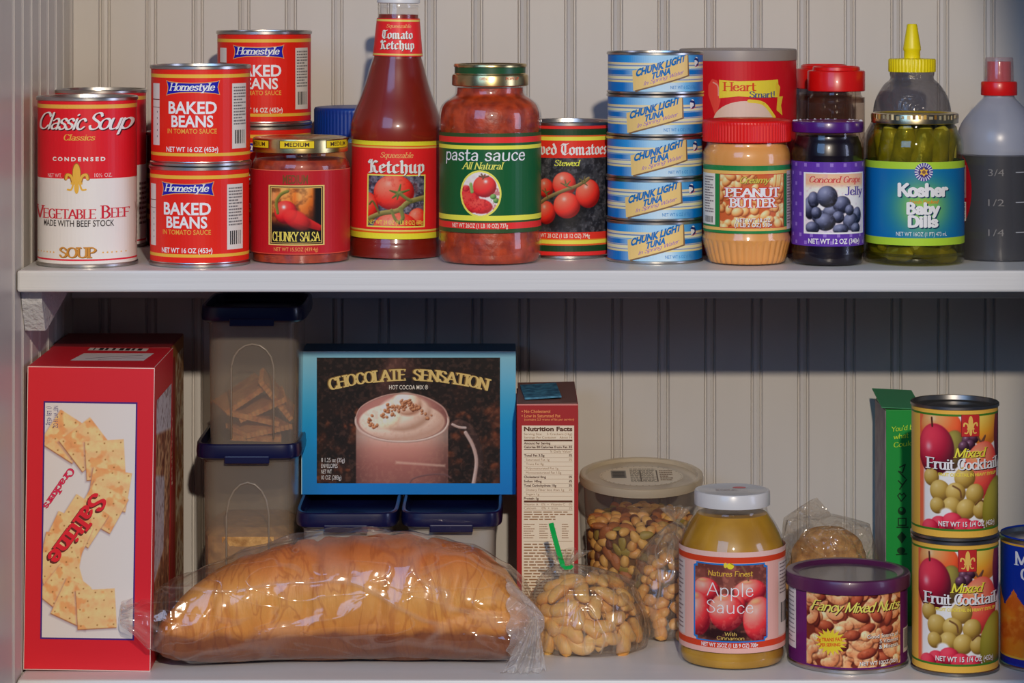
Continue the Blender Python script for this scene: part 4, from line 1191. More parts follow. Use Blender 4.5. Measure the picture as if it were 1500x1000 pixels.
# vinegar jug
q = Pl(1467, 124, ZU, yf=386)
q.Y += .012; q.loc = (q.X, q.Y, ZU)
vj = thing('vinegar_jug', 'frosted plastic jug of dark liquid with red cap at the right end', 'jug', q.loc)
jp = rnd([(54, 383), (60, 380), (62, 372), (62, 300), (62, 225), (61, 200), (55, 182), (42, 164), (30, 151), (24, 145), (22, 140), (22, 130)], 3)
JF = film('frosted_plastic', (.86, .89, .95), C(190, 194, 208), .62, rough=.3)
JL = film('frosted_plastic_wet', (.82, .82, .84), C(150, 152, 160), .13, rough=.22)
jpm = [(r_, max(z, 0)) for r_, z in q.prof(jp)]; zq = q.za(226)
link('jug_shoulder', lathe([(r_, z) for r_, z in jpm if z >= zq - .0005], 72), JF, vj, smooth=.6)
link('jug_body', lathe([(0, 0)] + [(r_, z) for r_, z in jpm if z <= zq + .001], 72), JL, vj, smooth=.6)
link('dark_liquid', lathe([(0, .001), (57*q.k, .001), (60.6*q.k, .007), (61*q.k, q.za(227)), (0, q.za(227))], 72), mat('dark_vinegar', C(52, 50, 50), .25), vj, smooth=.6)
lid_lathe(vj, q, [(26, 140), (26.5, 139), (26.5, 122), (25.5, 120), (19, 119.5)], RP, 'cap')
lid_lathe(vj, q, [(17.5, 120), (17.5, 92), (17, 90.5), (1, 90)], RP, 'inner_cap')
lid_lathe(vj, q, [(22, 120), (21, 86), (20, 84.5), (19.5, 84.5), (20.3, 87), (21, 119)], film('clear_overcap', (.95, .93, .93), C(190, 170, 175), .16), 'overcap', close=False)
a = Art(); GY = C(140, 138, 140)
for t_, y in (('3/4', 258), ('1/2', 302), ('1/4', 346)):
    a.text(t_, 1441, 1464, y, 10, C(112, 108, 106), 1, bold=-.005); a.rect(1481, y-6, 1495, y-5, C(165, 165, 170), 1)
gm = a.build('gauge_marks', q.wrap(lambda z: 62.1*q.k, .0001), vj)
a = Art(); a.ell(q.cx-86, 281, 33, 57, C(150, 18, 32), 1, n=48); a.rect(q.cx-84, 244, q.cx-64, 292, C(150, 120, 118), 2)
a.smallprint(q.cx-82, 247, q.cx-66, 290, C(70, 40, 45), 9, 3, 3, .4); a.barcode(q.cx-84, 298, q.cx-64, 326, 7, True, 3)
a.build('side_label', q.wrap(lambda z: 62.1*q.k, .0001), vj)
# ================================================================== LOWER SHELF
def dirwarp(ox, oy, dx, dy):
    L = math.hypot(dx, dy); dx /= L; dy /= L
    return lambda u, v: (ox + u*dx - v*dy, oy + u*dy + v*dx)

# ---- saltine cracker box
Y0 = 2.340; k0 = Y0/F
bw, bh, bd = 186*k0, 444.5*k0, .128
root = thing('cracker_box', 'red box of saltine crackers at the left, with crackers pictured on its white front panel', 'box', ((127.2-750)*k0, Y0+bd/2, .0008), 'cracker boxes')
root.rotation_euler = (0, .0146, 0)
CR = mat('red_carton_print', C(196, 22, 36), .42)
link('carton', boxm(-bw/2, bw/2, -bd/2, bd/2, 0, bh, .0008), CR, root)
a = Art(); TAN = C(232, 190, 180)
for r_ in ((0, 538.5, .9, 982.5), (185.1, 538.5, 186, 982.5), (0, 538.5, 186, 539.5), (0, 981.6, 186, 982.5)): a.rect(*r_, TAN, 2)
a.rect(24, 589, 161.5, 937.5, C(62, 30, 105), 1)
P = Pic(26.3, 591.5, 159.2, 935, (204, 197, 191), 1.25)
def cracker(x, y, ang, seed, s_=28.5):
    c_, n_ = math.cos(ang), math.sin(ang)
    R_ = lambda a_, b_: (x + a_*c_ - b_*n_, y + a_*n_ + b_*c_)
    sq_ = [R_(-s_, -s_), R_(s_, -s_), R_(s_, s_), R_(-s_, s_)]
    P.quad([(u-1.5, v+2.5) for u, v in sq_], (128, 105, 120), 5, .75)
    P.quad([(u-.6, v+1.2) for u, v in sq_], (150, 92, 55), 1.2)
    base = np.ones(P.img.shape)*rgb((228, 180, 124))
    n1 = vnoise(P.X+seed*31, P.Y+seed*13, 14, seed)[..., None]; n2 = vnoise(P.X, P.Y, 5, seed+5)[..., None]
    base = base*(1-np.clip((n1-.55)/.2, 0, .6)) + rgb((212, 130, 72))*np.clip((n1-.55)/.2, 0, .6)
    base = base*(.94+.12*n2)
    u = (P.X-x)*c_+(P.Y-y)*n_; v = -(P.X-x)*n_+(P.Y-y)*c_
    base = base*(1+.035*np.sin(v/s_*7))[..., None]
    hx = s_*.42
    for i in range(-2, 3):
        for j in range(-2, 3):
            if (i+j) % 2 == 0:
                d = np.hypot(u-i*hx, v-j*hx); m_ = np.clip(1.6-d, 0, 1)[..., None]*.75
                base = base*(1-m_)+rgb((120, 80, 30))*m_
    P.quad(sq_, base, 1.0)
for i, (cx_, cy_, an) in enumerate(((188, 308, 32), (243, 330, 52), (296, 372, -4), (308, 455, 9), (288, 505, 28), (232, 545, 32), (192, 590, 24), (174, 640, 10), (170, 690, -16), (180, 742, -52), (215, 778, -66), (271, 792, -4))):
    y_ = 480 + cy_/1.922; t = (983-y_)/444.; xl = 33+9*t; xr = 221+4*t
    cracker((cx_/1.922-xl)/(xr-xl)*186, y_, math.radians(an), i+2)
a.pic(P, 2)
d1 = (-122, 172)
w1 = dirwarp(100.5, 722, *d1)
a.text('Saltine', 0, 116, 0, 23, C(95, 35, 30), 3, font='slab', warp=dirwarp(99, 724, *d1), track=10, grow=5)
a.text('Saltine', 0, 116, 0, 23, C(205, 32, 45), 4, font='slab', warp=w1, track=10, grow=2)
w2 = dirwarp(63, 686, -74, 112)
a.text('Crackers', 0, 68, 0, 10, C(150, 25, 55), 3, font='slab', warp=w2, track=6, grow=3)
a.text('Crackers', 0, 68, 0, 10, C(205, 35, 75), 4, font='slab', warp=w2, track=6, grow=-1)
a.text('NET WT 16 OZ', 0, 32, 0, 6.5, C(72, 55, 110), 3, warp=dirwarp(39, 596, 0, 1))
a.text('(1 LB) 453g', 0, 27, 0, 6.5, C(72, 55, 110), 3, warp=dirwarp(29.5, 597, 0, 1))
a.build('front_print', flat(93, 982.5, k0, 0, -bd/2-.0001), root, CARD, 0)
a = Art()   # top: (x 0..186, y 0..D) y down = towards the front
D = bd/k0
a.tess([(60, D*.35), (165, D*.3), (160, D*.68), (52, D*.72)], C(196, 190, 190), 1)
a.line([(72, D*.62), (110, D*.5), (150, D*.42)], 2.5, C(70, 40, 60), 2); a.line([(92, D*.66), (130, D*.55), (158, D*.56)], 2, C(110, 30, 60), 2)
a.barcode(60, D*.06, 150, D*.2, 3)
a.rect(0, D-1, 186, D, TAN, 1); a.rect(185, 0, 186, D, TAN, 1)
a.build('top_print', flat(93, D/2, k0, bh+.0001, 0, (1, 0, 0), (0, 1, 0), (0, 0, 1)), root, CARD, 0)
a = Art()   # right side: x 0..D from the front edge backwards
P = Pic(D*.12, 590, D*.92, 940, (150, 92, 60), .7)
P.noise(22, (205, 160, 110), .8, 4, .4, .6); P.noise(12, (95, 45, 28), .7, 9, .5, .7)
P.quad([(D*.1, 586), (D*.95, 575), (D*.95, 660), (D*.1, 640)], (198, 192, 190), 6, .9); P.quad([(D*.1, 700), (D*.6, 720), (D*.6, 830), (D*.1, 860)], (190, 186, 190), 5, .8)
P.noise(8, (70, 30, 22), .4, 19, .55, .7)
a.pic(P, 1)
sp1 = a.build('side_print', flat(D/2, 982.5, k0, 0, 0, (0, 1, 0), (0, 0, 1), (1, 0, 0)), root, CARD, 0)
sp1.location = (bw/2+.0001, 0, 0)

# second cracker box, only its right side shows
Y1 = 2.474; bd2 = .10
o = thing('cracker_box', 'second cracker box behind the red saltine box, with a brown and red side', 'box', ((-500.8)*Y1/F - bw/2, Y1+bd2/2, 0), 'cracker boxes')
link('carton', boxm(-bw/2, bw/2, -bd2/2, bd2/2, 0, .2475, .0008), mat('dark_red_carton', C(120, 24, 26), .45), o)
a = Art(); D2 = bd2/k0
a.rect(1, 540, D2-1, 980, C(150, 95, 40), 1); a.rect(4, 560, D2*.35, 975, C(150, 35, 28), 2)
a.text('Original', 0, 105, 0, 12, C(225, 190, 150), 3, font='serifb', warp=dirwarp(D2*.08, 650, 0, 1))
P = Pic(D2*.4, 560, D2*.95, 970, (196, 180, 150), .6); P.noise(20, (150, 95, 45), .9, 3, .42, .6); P.noise(9, (100, 35, 25), .6, 8, .55, .7)
a.pic(P, 2)
sp1 = a.build('side_print', flat(D2/2, 982.5, k0, 0, 0, (0, 1, 0), (0, 0, 1), (1, 0, 0)), o, CARD, 0)
sp1.location = (bw/2+.0001, 0, 0)

# ---- storage containers
NAVY = mat('navy_lid_plastic', C(10, 13, 50), .3, coat=.2)
FROST = film('frosted_container', (.92, .88, .80), C(168, 155, 138), .42, rough=.25)
FROST2 = film('milky_container', (.92, .88, .80), C(205, 196, 182), .74, rough=.25)
RIDGE = film('container_ridge', (.9, .88, .82), C(178, 165, 148), .55, rough=.25)
def container(cx, Yf_, wpx, depth, z0, ztop, label, panel=True, skin=None):
    k = Yf_/F; r_ = wpx*k/2; cy = depth/2/r_
    o = thing('storage_container', label, 'container', ((cx-750)*k, Yf_+depth/2, z0), 'navy lidded storage containers')
    h = ztop - z0; rb = r_*.865
    sq = 7
    body = [(0, .0004), (rb*.93, .0004), (rb*.97, .003), (rb, h-.016), (rb*1.04, h-.0155), (rb*1.04, h-.012)]
    link('container_body', lathe(body, 96, sq=sq, cx=1, cy=cy), skin or FROST, o, smooth=.5)
    lid = [(0, h-.011), (rb*1.06, h-.011), (rb*1.1, h-.0135), (r_*.99, h-.012), (r_, h-.008), (r_*.985, h-.001), (r_*.965, h), (r_*.92, h-.0005), (r_*.88, h-.0075), (r_*.84, h-.009), (0, h-.009)]
    l_ = link('container_lid', lathe(lid, 96, sq=sq, cx=1, cy=cy), NAVY, o, smooth=.6)
    link('lid_tab', boxm(-r_*.42, r_*.42, -depth/2-.0006, -depth/2+.004, h-.0165, h-.010, .0008), NAVY, l_)
    if panel:
        pw, ph = rb*.46, h-.03
        pts = [(-pw, -.0, .012)]
        yy = -rb*cy-.0002
        path = [(-pw, yy*.985, .012), (-pw, yy, ph*.75)] + [(pw*math.cos(t), yy, ph*.75+ph*.22*math.sin(t)) for t in np.linspace(PI*.95, PI*.05, 9)] + [(pw, yy, ph*.75), (pw, yy*.985, .012)]
        link('panel_ridge', tube(path, .0009, 6), RIDGE, o, smooth=True)
    return o
L1 = .165
container(361.5, 2.465, 157, .128, 0, L1, 'frosted storage container with navy lid, bottom of the tall stack left of the cocoa box')
container(368.5, 2.467, 156, .124, L1-.0088, .283, 'frosted container holding crackers, on top of the tall stack under the upper shelf')
tb = link('dry_food', lathe([(0, .0012), (.0375, .0012), (.0385, .084), (.030, .090), (0, .092)], 48, sq=7, cy=1.42), mat('tan_dry_food', C(190, 145, 85), .8, noise=(120, C(150, 105, 55)), bump=(200, .8)))
tb.location = ((361.5-750)*2.465/F, 2.465+.064, 0); tag(tb, 'tan dry food filling the lower frosted container', 'food', kind='stuff')
# crackers inside the upper one
def cracker_mesh(s_, h):
    n = 22; V = []; rim = []
    out = []
    for e in range(4):
        for i in range(n):
            t = -1+2*i/n; sc = .96+.04*math.cos(i*PI)
            x, y = ((t, -1), (1, t), (-t, 1), (-1, -t))[e]
            out.append((x*s_*(sc if abs(x) == 1 else 1), y*s_*(sc if abs(y) == 1 else 1)))
    N = len(out)
    V = [(x, y, 0) for x, y in out] + [(x, y, h) for x, y in out] + [(0, 0, -.0006), (0, 0, h+.0006)]
    Fs = [(i, (i+1) % N, N+(i+1) % N, N+i) for i in range(N)] + [((i+1) % N, i, 2*N) for i in range(N)] + [(N+i, N+(i+1) % N, 2*N+1) for i in range(N)]
    return mesh(V, Fs)
ckm = cracker_mesh(.022, .0045)
CKM = mat('baked_cracker', C(215, 160, 95), .75, noise=(90, C(180, 110, 55)), bump=(300, .5))
cx_ = (368.5-750)*2.467/F
for i, (dx, dy, z, rx, ry, rz) in enumerate(((0, .026, .0145, 0, .05, .1), (.003, .028, .022, .08, -.12, .5), (-.004, .028, .0315, 0, .25, .2), (.006, .03, .041, .1, -.42, .1), (-.012, .032, .050, .1, -.55, .3), (.016, .034, .050, .2, .9, .2))):
    o = link('cracker', ckm, None if ckm.materials else CKM)
    o.location = (cx_+dx, 2.467+dy+.012, L1-.0088+z-.006); o.rotation_euler = (rx, ry, rz)
    tag(o, 'square tan cracker lying in the frosted container at the top of the tall stack', 'cracker', 'crackers in the container')
LT = .1094
container(506.5, 2.4455, 153, .148, 0, LT, 'low frosted container with navy lid under the left half of the cocoa box', False, FROST2)
container(661, 2.447, 151, .146, 0, LT, 'low frosted container with navy lid under the right half of the cocoa box', False, FROST2)

# ---- cocoa box
Yc = 2.537; kc_ = Yc/F; dc = .057
o = thing('cocoa_box', 'blue box of hot cocoa mix with a mug pictured, lying on two containers', 'box', ((598.5-750)*kc_, Yc+dc/2, LT))
w_, h_ = 314*kc_, 209.5*kc_
link('carton', boxm(-w_/2, w_/2, -dc/2, dc/2, 0, h_, .0007), mat('blue_carton', C(52, 100, 130), .5), o)
a = Art()
P = Pic(441.5, 515, 755.5, 724.5, (0, 110, 180), .35)
P.grad([(0, (128, 180, 198)), (.15, (105, 172, 200)), (.55, (10, 138, 195)), (1, (0, 108, 178))])
a.pic(P, 0)
a.rect(441.5, 515, 755.5, 516, C(190, 215, 220), 1); a.rect(441.5, 515, 442.4, 724, C(170, 205, 215), 1)
P = Pic(464, 524, 732.5, 708, (28, 14, 10), 1.25)
P.noise(26, (92, 44, 24), .85, 11, .5, .72); P.noise(9, (10, 4, 4), .6, 5, .45, .65)
P.quad([(460, 500), (740, 500), (740, 575), (460, 580)], (16, 8, 6), 40, .75)
r = random.Random(9)
for i in range(60):
    x, y = r.uniform(464, 732), r.uniform(600, 706); rr = r.uniform(3, 9)
    P.ball(x, y, rr, rr*.7, (150, 75, 40), (96, 44, 22), (50, 20, 12), r.uniform(0, 3), 4, a=r.uniform(.25, .7))
P.ball(470, 650, 22, 40, (20, 10, 8), (16, 8, 6), (10, 5, 4), 0, 25, a=.5)
for x, y, rx, ry, am in ((575, 548, 16, 34, .30), (590, 535, 22, 18, .28), (560, 570, 12, 26, .22)): P.ball(x, y, rx, ry, (150, 95, 85), (130, 80, 70), (110, 65, 58), .2, 16, a=am)
# mug
P.stroke([(662, 626), (672, 621), (686, 628), (697, 650), (702, 676), (696, 712)], 6.5, (78, 52, 46), (22, 12, 12), 1.5)
P.stroke([(682, 634), (693, 654), (698, 678), (693, 712)], 2.6, (222, 200, 190), (120, 90, 82), 1.5)
P.stroke([(663, 622), (672, 626), (682, 627)], 1.8, (225, 208, 200), (120, 95, 88), 1)
al = np.clip((67.5-np.abs(P.X-589))/1.5+.5, 0, 1)*np.clip((P.Y-612)/1.5, 0, 1)
tt = np.clip((P.Y-640)/70, 0, 1); ed = np.clip(np.abs(P.X-585)/67, 0, 1)**3
cc = np.stack([np.interp(tt, (0, .25, .6, 1), v) for v in ((.86, .76, .62, .52), (.70, .52, .38, .32), (.63, .46, .34, .29))], -1)*(1-.35*ed)[..., None]
P.mix(al, cc)
P.ball(589, 612, 67.5, 35, (178, 120, 110), (160, 105, 96), (120, 72, 66), 0, 1.2)
P.ball(589, 618, 63, 28, (238, 218, 200), (228, 200, 180), (190, 150, 130), 0, 1.5)
al2 = (((P.X-589)/64)**2 + ((P.Y-622)/30)**2 < 1)
P.ball(592, 606, 40, 26, (248, 232, 216), (232, 206, 186), (180, 140, 118), -.1, 5)
P.ball(596, 592, 22, 17, (250, 236, 222), (228, 196, 172), (170, 120, 95), .2, 4)
P.ball(570, 616, 18, 12, (250, 240, 215), (240, 222, 190), (210, 180, 150), -.4, 5, a=.8)
for i in range(70):
    g_ = r.gauss(0, 1); x, y = 597+g_*13, 590+abs(g_)*8+r.gauss(0, 4)
    P.ball(x, y, r.uniform(1.5, 3.4), r.uniform(1.3, 2.8), (205, 150, 110), (165, 100, 62), (90, 45, 28), r.uniform(0, 3), 1)
for x, y in ((543, 620), (549, 626), (541, 614), (566, 604), (561, 610), (570, 598)):
    for j in range(4): P.ball(x+r.gauss(0, 3), y+r.gauss(0, 2.5), 2.6, 2, (210, 150, 105), (170, 102, 62), (100, 50, 28), r.uniform(0, 3), 1)
P.noise(4, (180, 130, 105), .18, 7, .5, .7)
P.stroke([(521.5, 612), (522, 622), (531, 634), (555, 644), (589, 647.5), (623, 644), (647, 634), (656, 622), (656.5, 612)], 1.6, (235, 215, 200), (150, 110, 98), 1)
P.stroke([(521.5, 612), (530, 596), (560, 581), (589, 577), (620, 581), (648, 596), (656.5, 612)], 1.0, (205, 165, 150), (140, 100, 90), 1)
P.quad([(580, 676), (652, 681), (652, 684), (580, 679)], (225, 195, 170), 3, .55)
P.stroke([(600, 708), (606, 701), (625, 696), (650, 695), (660, 700)], 1.2, (120, 85, 85), (80, 55, 55), 1, a=.7)
a.pic(P, 1)
def arc(u, v):
    t = (u-598)/116.
    rot = math.radians(11)*t
    lift = -15*(1-t*t) + 15
    return u + (571-v)*np.sin(rot)*1.0, v + lift*1.0 + 0*u
GLD = C(205, 178, 108)
a.text('CHOCOLATE', 484, 594, 570, 15.5, C(110, 82, 36), 2, font='slabw', warp=lambda u, v: tuple(np.array(arc(u, v)) - np.array([[1.0], [.2]]) - np.array([[0], [13]])), grow=4)
a.text('SENSATION', 606, 714, 570, 15.5, C(110, 82, 36), 2, font='slabw', warp=lambda u, v: tuple(np.array(arc(u, v)) - np.array([[1.0], [.2]]) - np.array([[0], [13]])), grow=4)
a.text('CHOCOLATE', 484, 594, 570, 15.5, GLD, 3, font='slabw', warp=lambda u, v: tuple(np.array(arc(u, v)) - np.array([[0], [13]])))
a.text('SENSATION', 606, 714, 570, 15.5, GLD, 3, font='slabw', warp=lambda u, v: tuple(np.array(arc(u, v)) - np.array([[0], [13]])))
a.text('HOT COCOA MIX ®', 570, 627, 570.5, 6, C(215, 205, 190), 3, bold=.01)
for t_, x1, y in (('8 1.25 oz (35g)', 505, 677), ('ENVELOPES', 494.5, 685.5), ('NET WT', 486, 694), ('10 OZ (283g)', 500, 702.5)): a.text(t_, 470.5, x1, y, 6, C(205, 200, 195), 3)
a.build('front_print', flat(598.5, 724.5, kc_, 0, -dc/2-.0001), o, CARD, 0)

# ---- nutrition-facts cracker box
Yn = 2.47; kn = Yn/F; dn = .10
o = thing('snack_box', 'narrow red box showing its nutrition facts panel, right of the cocoa box', 'box', ((802-750)*kn, Yn+dn/2, 0))
wn, hn = 90*kn, ZC - 612*kn
NRED = mat('deep_red_carton', C(150, 14, 18), .45)
link('carton', boxm(-wn/2, wn/2, -dn/2, dn/2, 0, hn, .0006), NRED, o)
f1 = boxm(-wn/2+.001, wn/2-.001, -dn/2+.002, dn/2, 0, .0012)
l_ = link('top_flap', f1, mat('brown_flap_card', C(112, 78, 70), .5), o, loc=(0, 0, hn+.0018)); l_.rotation_euler = (.05, -.02, 0)
l_ = link('inner_wrap', boxm(-wn/2+.005, wn/2-.016, -dn/2+.02, dn/2-.02, 0, .0016), mat('blue_wrap', C(70, 130, 155), .4, noise=(160, C(40, 80, 105))), o, loc=(0, -.004, hn+.0045)); l_.rotation_euler = (.05, -.05, .06)
a = Art(); CRM = C(214, 196, 168); BRN = C(80, 44, 24); BR2 = C(140, 100, 62); ORN = C(226, 130, 75)
a.rect(757, 592, 847, 593.3, C(225, 140, 130), 1); a.rect(846.4, 592, 847, 930, C(170, 70, 50), 1)
for t_, x0, x1, y in (('• No Cholesterol', 764, 806, 604.5), ('• Low in Saturated Fat', 764, 821, 611)): a.text(t_, x0, x1, y, 4.4, ORN, 1, bold=.02)
a.text('(contains 2.5 grams of fat per serving)', 768, 841, 615.5, 3, ORN, 1, bold=.02)
a.rect(764.5, 623, 841, 929, CRM, 1)
a.text('Nutrition Facts', 767.5, 838.5, 631, 6, BRN, 2, bold=.04)
def row(t_, v_, y, b=0, ind=0, line=True):
    a.text(t_, 767.5+ind, 767.5+ind+len(t_)*2.15, y, 3.2, BRN if b else BR2, 2, bold=.03 if b else .0)
    if v_: a.text(v_, 838-len(v_)*2.3, 838, y, 3.2, BRN if b else BR2, 2, bold=.03 if b else 0)
    if line: a.rect(767.5, y+1.3, 838.5, y+1.7, BR2, 2)
row('Serving Size', '5 Crackers (16g)', 637, line=False); row('Servings Per Container', 'About 14', 642, line=False)
a.rect(767.5, 643.6, 838.5, 646.2, BRN, 2)
row('Amount Per Serving', '', 650.5, 1); row('Calories 80', 'Calories from Fat 35', 656, 1, line=False); a.rect(767.5, 657.4, 838.5, 658.6, BRN, 2)
row('', '% Daily Value*', 662.5)
for i, (t_, v_, b, ind) in enumerate((('Total Fat 3.5g', '5%', 1, 0), ('Saturated Fat 1g', '5%', 0, 3), ('Trans Fat 0g', '', 0, 3), ('Polyunsaturated Fat 1g', '', 0, 3), ('Monounsaturated Fat 1.5g', '', 0, 3), ('Cholesterol 0mg', '0%', 1, 0), ('Sodium 140mg', '6%', 1, 0), ('Total Carbohydrate 10g', '3%', 1, 0), ('Dietary Fiber less than 1g', '2%', 0, 3), ('Sugars 1g', '', 0, 3), ('Protein 1g', '', 1, 0))):
    row(t_, v_, 668.3+i*6.3, b, ind)
a.rect(767.5, 733, 838.5, 735.6, BRN, 2)
row('Vitamin A   0%  •  Vitamin C', '0%', 740); row('Calcium     0%  •  Iron', '2%', 745.5)
a.smallprint(767.5, 749, 838.5, 763, BR2, 4, 5, 2, .42)
for x0, x1 in ((767, 783), (790, 803), (806, 815), (823, 833)): a.smallprint(x0, 767, x1, 790, BR2, 7, int(x0), 2, .4)
a.rect(767, 792, 838.5, 792.5, BR2, 2)
a.smallprint(767.5, 796, 838.5, 925, BR2, 30, 9, 2, .42)
a.build('front_print', flat(802, 592, kn, hn, -dn/2-.0001), o, CARD, 0)
a = Art(); P = Pic(0, 600, dn/kn, 900, (150, 20, 20), .5); P.noise(25, (215, 120, 60), .8, 5, .5, .62); a.pic(P, 0)
sp1 = a.build('side_print', flat(dn/kn/2, 592, kn, hn, 0, (0, 1, 0), (0, 0, 1), (1, 0, 0)), o, CARD, 0); sp1.location = (wn/2+.0001, 0, 0)

# ---- loaf of bread in a clear bag
Yb_ = 2.392; kb_ = Yb_/F
bx = np.array([229, 236, 248, 265, 300, 350, 420, 500, 580, 650, 700, 740, 762, 774, 778.])
bt = np.array([925, 911, 894, 871, 844, 818, 797, 787, 784, 791, 806, 836, 866, 900, 922.])
bz = np.array([.020, .014, .008, .004, .0015, .0005, 0, 0, 0, 0, 0, .001, .005, .012, .018])
bdp = np.array([.006, .022, .034, .041, .045, .0465, .0475, .048, .048, .048, .047, .044, .035, .021, .006])
top_z = ZC - (bt+20)*kb_
rs = np.random.RandomState(2)
CREASE = [(312, 10, .5), (345, -6, .15), (402, 12, .3), (455, 8, .2), (400, 30, .8), (520, -14, .6), (560, 10, .25), (610, 16, .75), (475, -10, .85), (655, 25, .4)]
def yc_of(x): return Yb_ - .024*min(1, max(0, (440-x)/220.))**1.3
def bread_fn(u, v, grow=0.0):
    x = np.interp(v, np.linspace(0, 1, 60), np.interp(np.linspace(0, 1, 60), np.linspace(0, 1, len(bx)), bx))
    zt = np.interp(x, bx, top_z)+grow; zb = np.interp(x, bx, bz)-grow*.2; d = np.interp(x, bx, bdp)+grow
    zc = zb + (zt-zb)*.42
    an = u*2*PI; c, s = math.cos(an), math.sin(an)
    q = abs(c)**2.5 + abs(s)**2.5; q = q**(-1/2.5)
    yy = d*c*q; zz = (zt-zc)*s*q if s > 0 else (zc-zb)*s*q
    if not grow:
        rip = .0006*math.sin(x*.16+c*2.0)*max(0, s)**.5 - .0042*sum(math.exp(-((x-x_-sl_*s)/5.)**2)*max(0, 1-abs(s-s0_)*2.2) for x_, sl_, s0_ in CREASE) + .0012*math.exp(-((x-690+120*s)/14)**2)*-1 + .0007*math.sin(x*.05+an*3)
        rip -= .0045*math.exp(-((x-700-(s-.2)*220)/8.)**2)*max(0, 1-abs(s-.25)*2.6)*(1 if c < 0 else 0)
        zz += rip*abs(s); yy += rip*(1 if c > 0 else -1)*abs(c)
    return ((x-750)*kb_, yc_of(x)+yy, max(zc+zz, 0.0))
def bread_mat():
    m, nt, b = _pb('bread_crust')
    tc = nt.nodes.new('ShaderNodeTexCoord'); sx = nt.nodes.new('ShaderNodeSeparateXYZ'); nt.links.new(tc.outputs['Object'], sx.inputs[0])
    n = nt.nodes.new('ShaderNodeTexNoise'); n.inputs['Scale'].default_value = 28; n.inputs['Detail'].default_value = 6; nt.links.new(tc.outputs['Object'], n.inputs['Vector'])
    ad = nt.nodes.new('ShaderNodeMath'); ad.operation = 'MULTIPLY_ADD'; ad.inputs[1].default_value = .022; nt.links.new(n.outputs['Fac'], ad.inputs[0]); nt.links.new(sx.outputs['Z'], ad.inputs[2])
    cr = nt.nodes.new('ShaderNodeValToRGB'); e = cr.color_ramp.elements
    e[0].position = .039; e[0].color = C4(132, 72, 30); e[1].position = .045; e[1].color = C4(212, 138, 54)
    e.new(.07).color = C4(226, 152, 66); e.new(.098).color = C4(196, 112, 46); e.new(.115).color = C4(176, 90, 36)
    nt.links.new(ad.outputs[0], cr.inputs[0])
    n2 = nt.nodes.new('ShaderNodeTexNoise'); n2.inputs['Scale'].default_value = 12; n2.inputs['Detail'].default_value = 5
    mp = nt.nodes.new('ShaderNodeMapping'); mp.inputs['Scale'].default_value = (4, 1.2, 1.2); nt.links.new(tc.outputs['Object'], mp.inputs[0]); nt.links.new(mp.outputs[0], n2.inputs['Vector'])
    mx = nt.nodes.new('ShaderNodeMix'); mx.data_type = 'RGBA'; mx.blend_type = 'MULTIPLY'
    mr = nt.nodes.new('ShaderNodeMapRange'); mr.inputs[1].default_value = .45; mr.inputs[2].default_value = .75; mr.inputs[4].default_value = .6
    nt.links.new(n2.outputs['Fac'], mr.inputs[0]); nt.links.new(mr.outputs[0], mx.inputs[0]); nt.links.new(cr.outputs[0], mx.inputs[6]); mx.inputs[7].default_value = (.72, .56, .42, 1)
    n3 = nt.nodes.new('ShaderNodeTexNoise'); n3.inputs['Scale'].default_value = 16; n3.inputs['Detail'].default_value = 3; n3.inputs['Distortion'].default_value = 1.2
    mp3 = nt.nodes.new('ShaderNodeMapping'); mp3.inputs['Scale'].default_value = (2.4, .8, .8); nt.links.new(tc.outputs['Object'], mp3.inputs[0]); nt.links.new(mp3.outputs[0], n3.inputs['Vector'])
    sb_ = nt.nodes.new('ShaderNodeMath'); sb_.operation = 'SUBTRACT'; sb_.inputs[1].default_value = .5; nt.links.new(n3.outputs['Fac'], sb_.inputs[0])
    ab_ = nt.nodes.new('ShaderNodeMath'); ab_.operation = 'ABSOLUTE'; nt.links.new(sb_.outputs[0], ab_.inputs[0])
    m3 = nt.nodes.new('ShaderNodeMapRange'); m3.interpolation_type = 'SMOOTHSTEP'; m3.inputs[2].default_value = .035; m3.inputs[3].default_value = .55; m3.inputs[4].default_value = 0; nt.links.new(ab_.outputs[0], m3.inputs[0])
    mx3 = nt.nodes.new('ShaderNodeMix'); mx3.data_type = 'RGBA'; mx3.blend_type = 'MULTIPLY'; nt.links.new(m3.outputs[0], mx3.inputs[0]); nt.links.new(mx.outputs[2], mx3.inputs[6]); mx3.inputs[7].default_value = (.66, .46, .30, 1)
    nt.links.new(mx3.outputs[2], b.inputs['Base Color']); b.inputs['Roughness'].default_value = .5
    bp = nt.nodes.new('ShaderNodeBump'); bp.inputs['Strength'].default_value = .9; bp.inputs['Distance'].default_value = .006
    nt.links.new(n2.outputs['Fac'], bp.inputs['Height']); nt.links.new(bp.outputs[0], b.inputs['Normal'])
    return m
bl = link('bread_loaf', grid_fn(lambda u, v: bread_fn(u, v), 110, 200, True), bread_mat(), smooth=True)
tag(bl, 'long golden brown loaf of bread inside the clear plastic bag', 'bread')
BAGM = film('bread_bag_film', (.97, .96, .95), C(215, 205, 195), .03, rough=.09, bump=(7, .22, (.8, 2.2, 2.2)), ior=1.6, crease=.17)
gx = np.array([193, 196, 204, 216, 232, 265, 300, 350, 436, 521, 607, 692, 747, 770, 788, 797, 799.])
gt = np.array([864, 864, 864, 861, 856, 842, 826, 806, 786, 777, 778, 800, 834, 862, 896, 918, 930.])
gb = np.array([884, 888, 893, 906, 930, 952, 966, 974, 977, 978, 979, 980, 980, 978, 972, 955, 935.])
gd = np.array([.002, .010, .016, .026, .038, .046, .0495, .051, .052, .0525, .0525, .0525, .052, .049, .041, .025, .004])
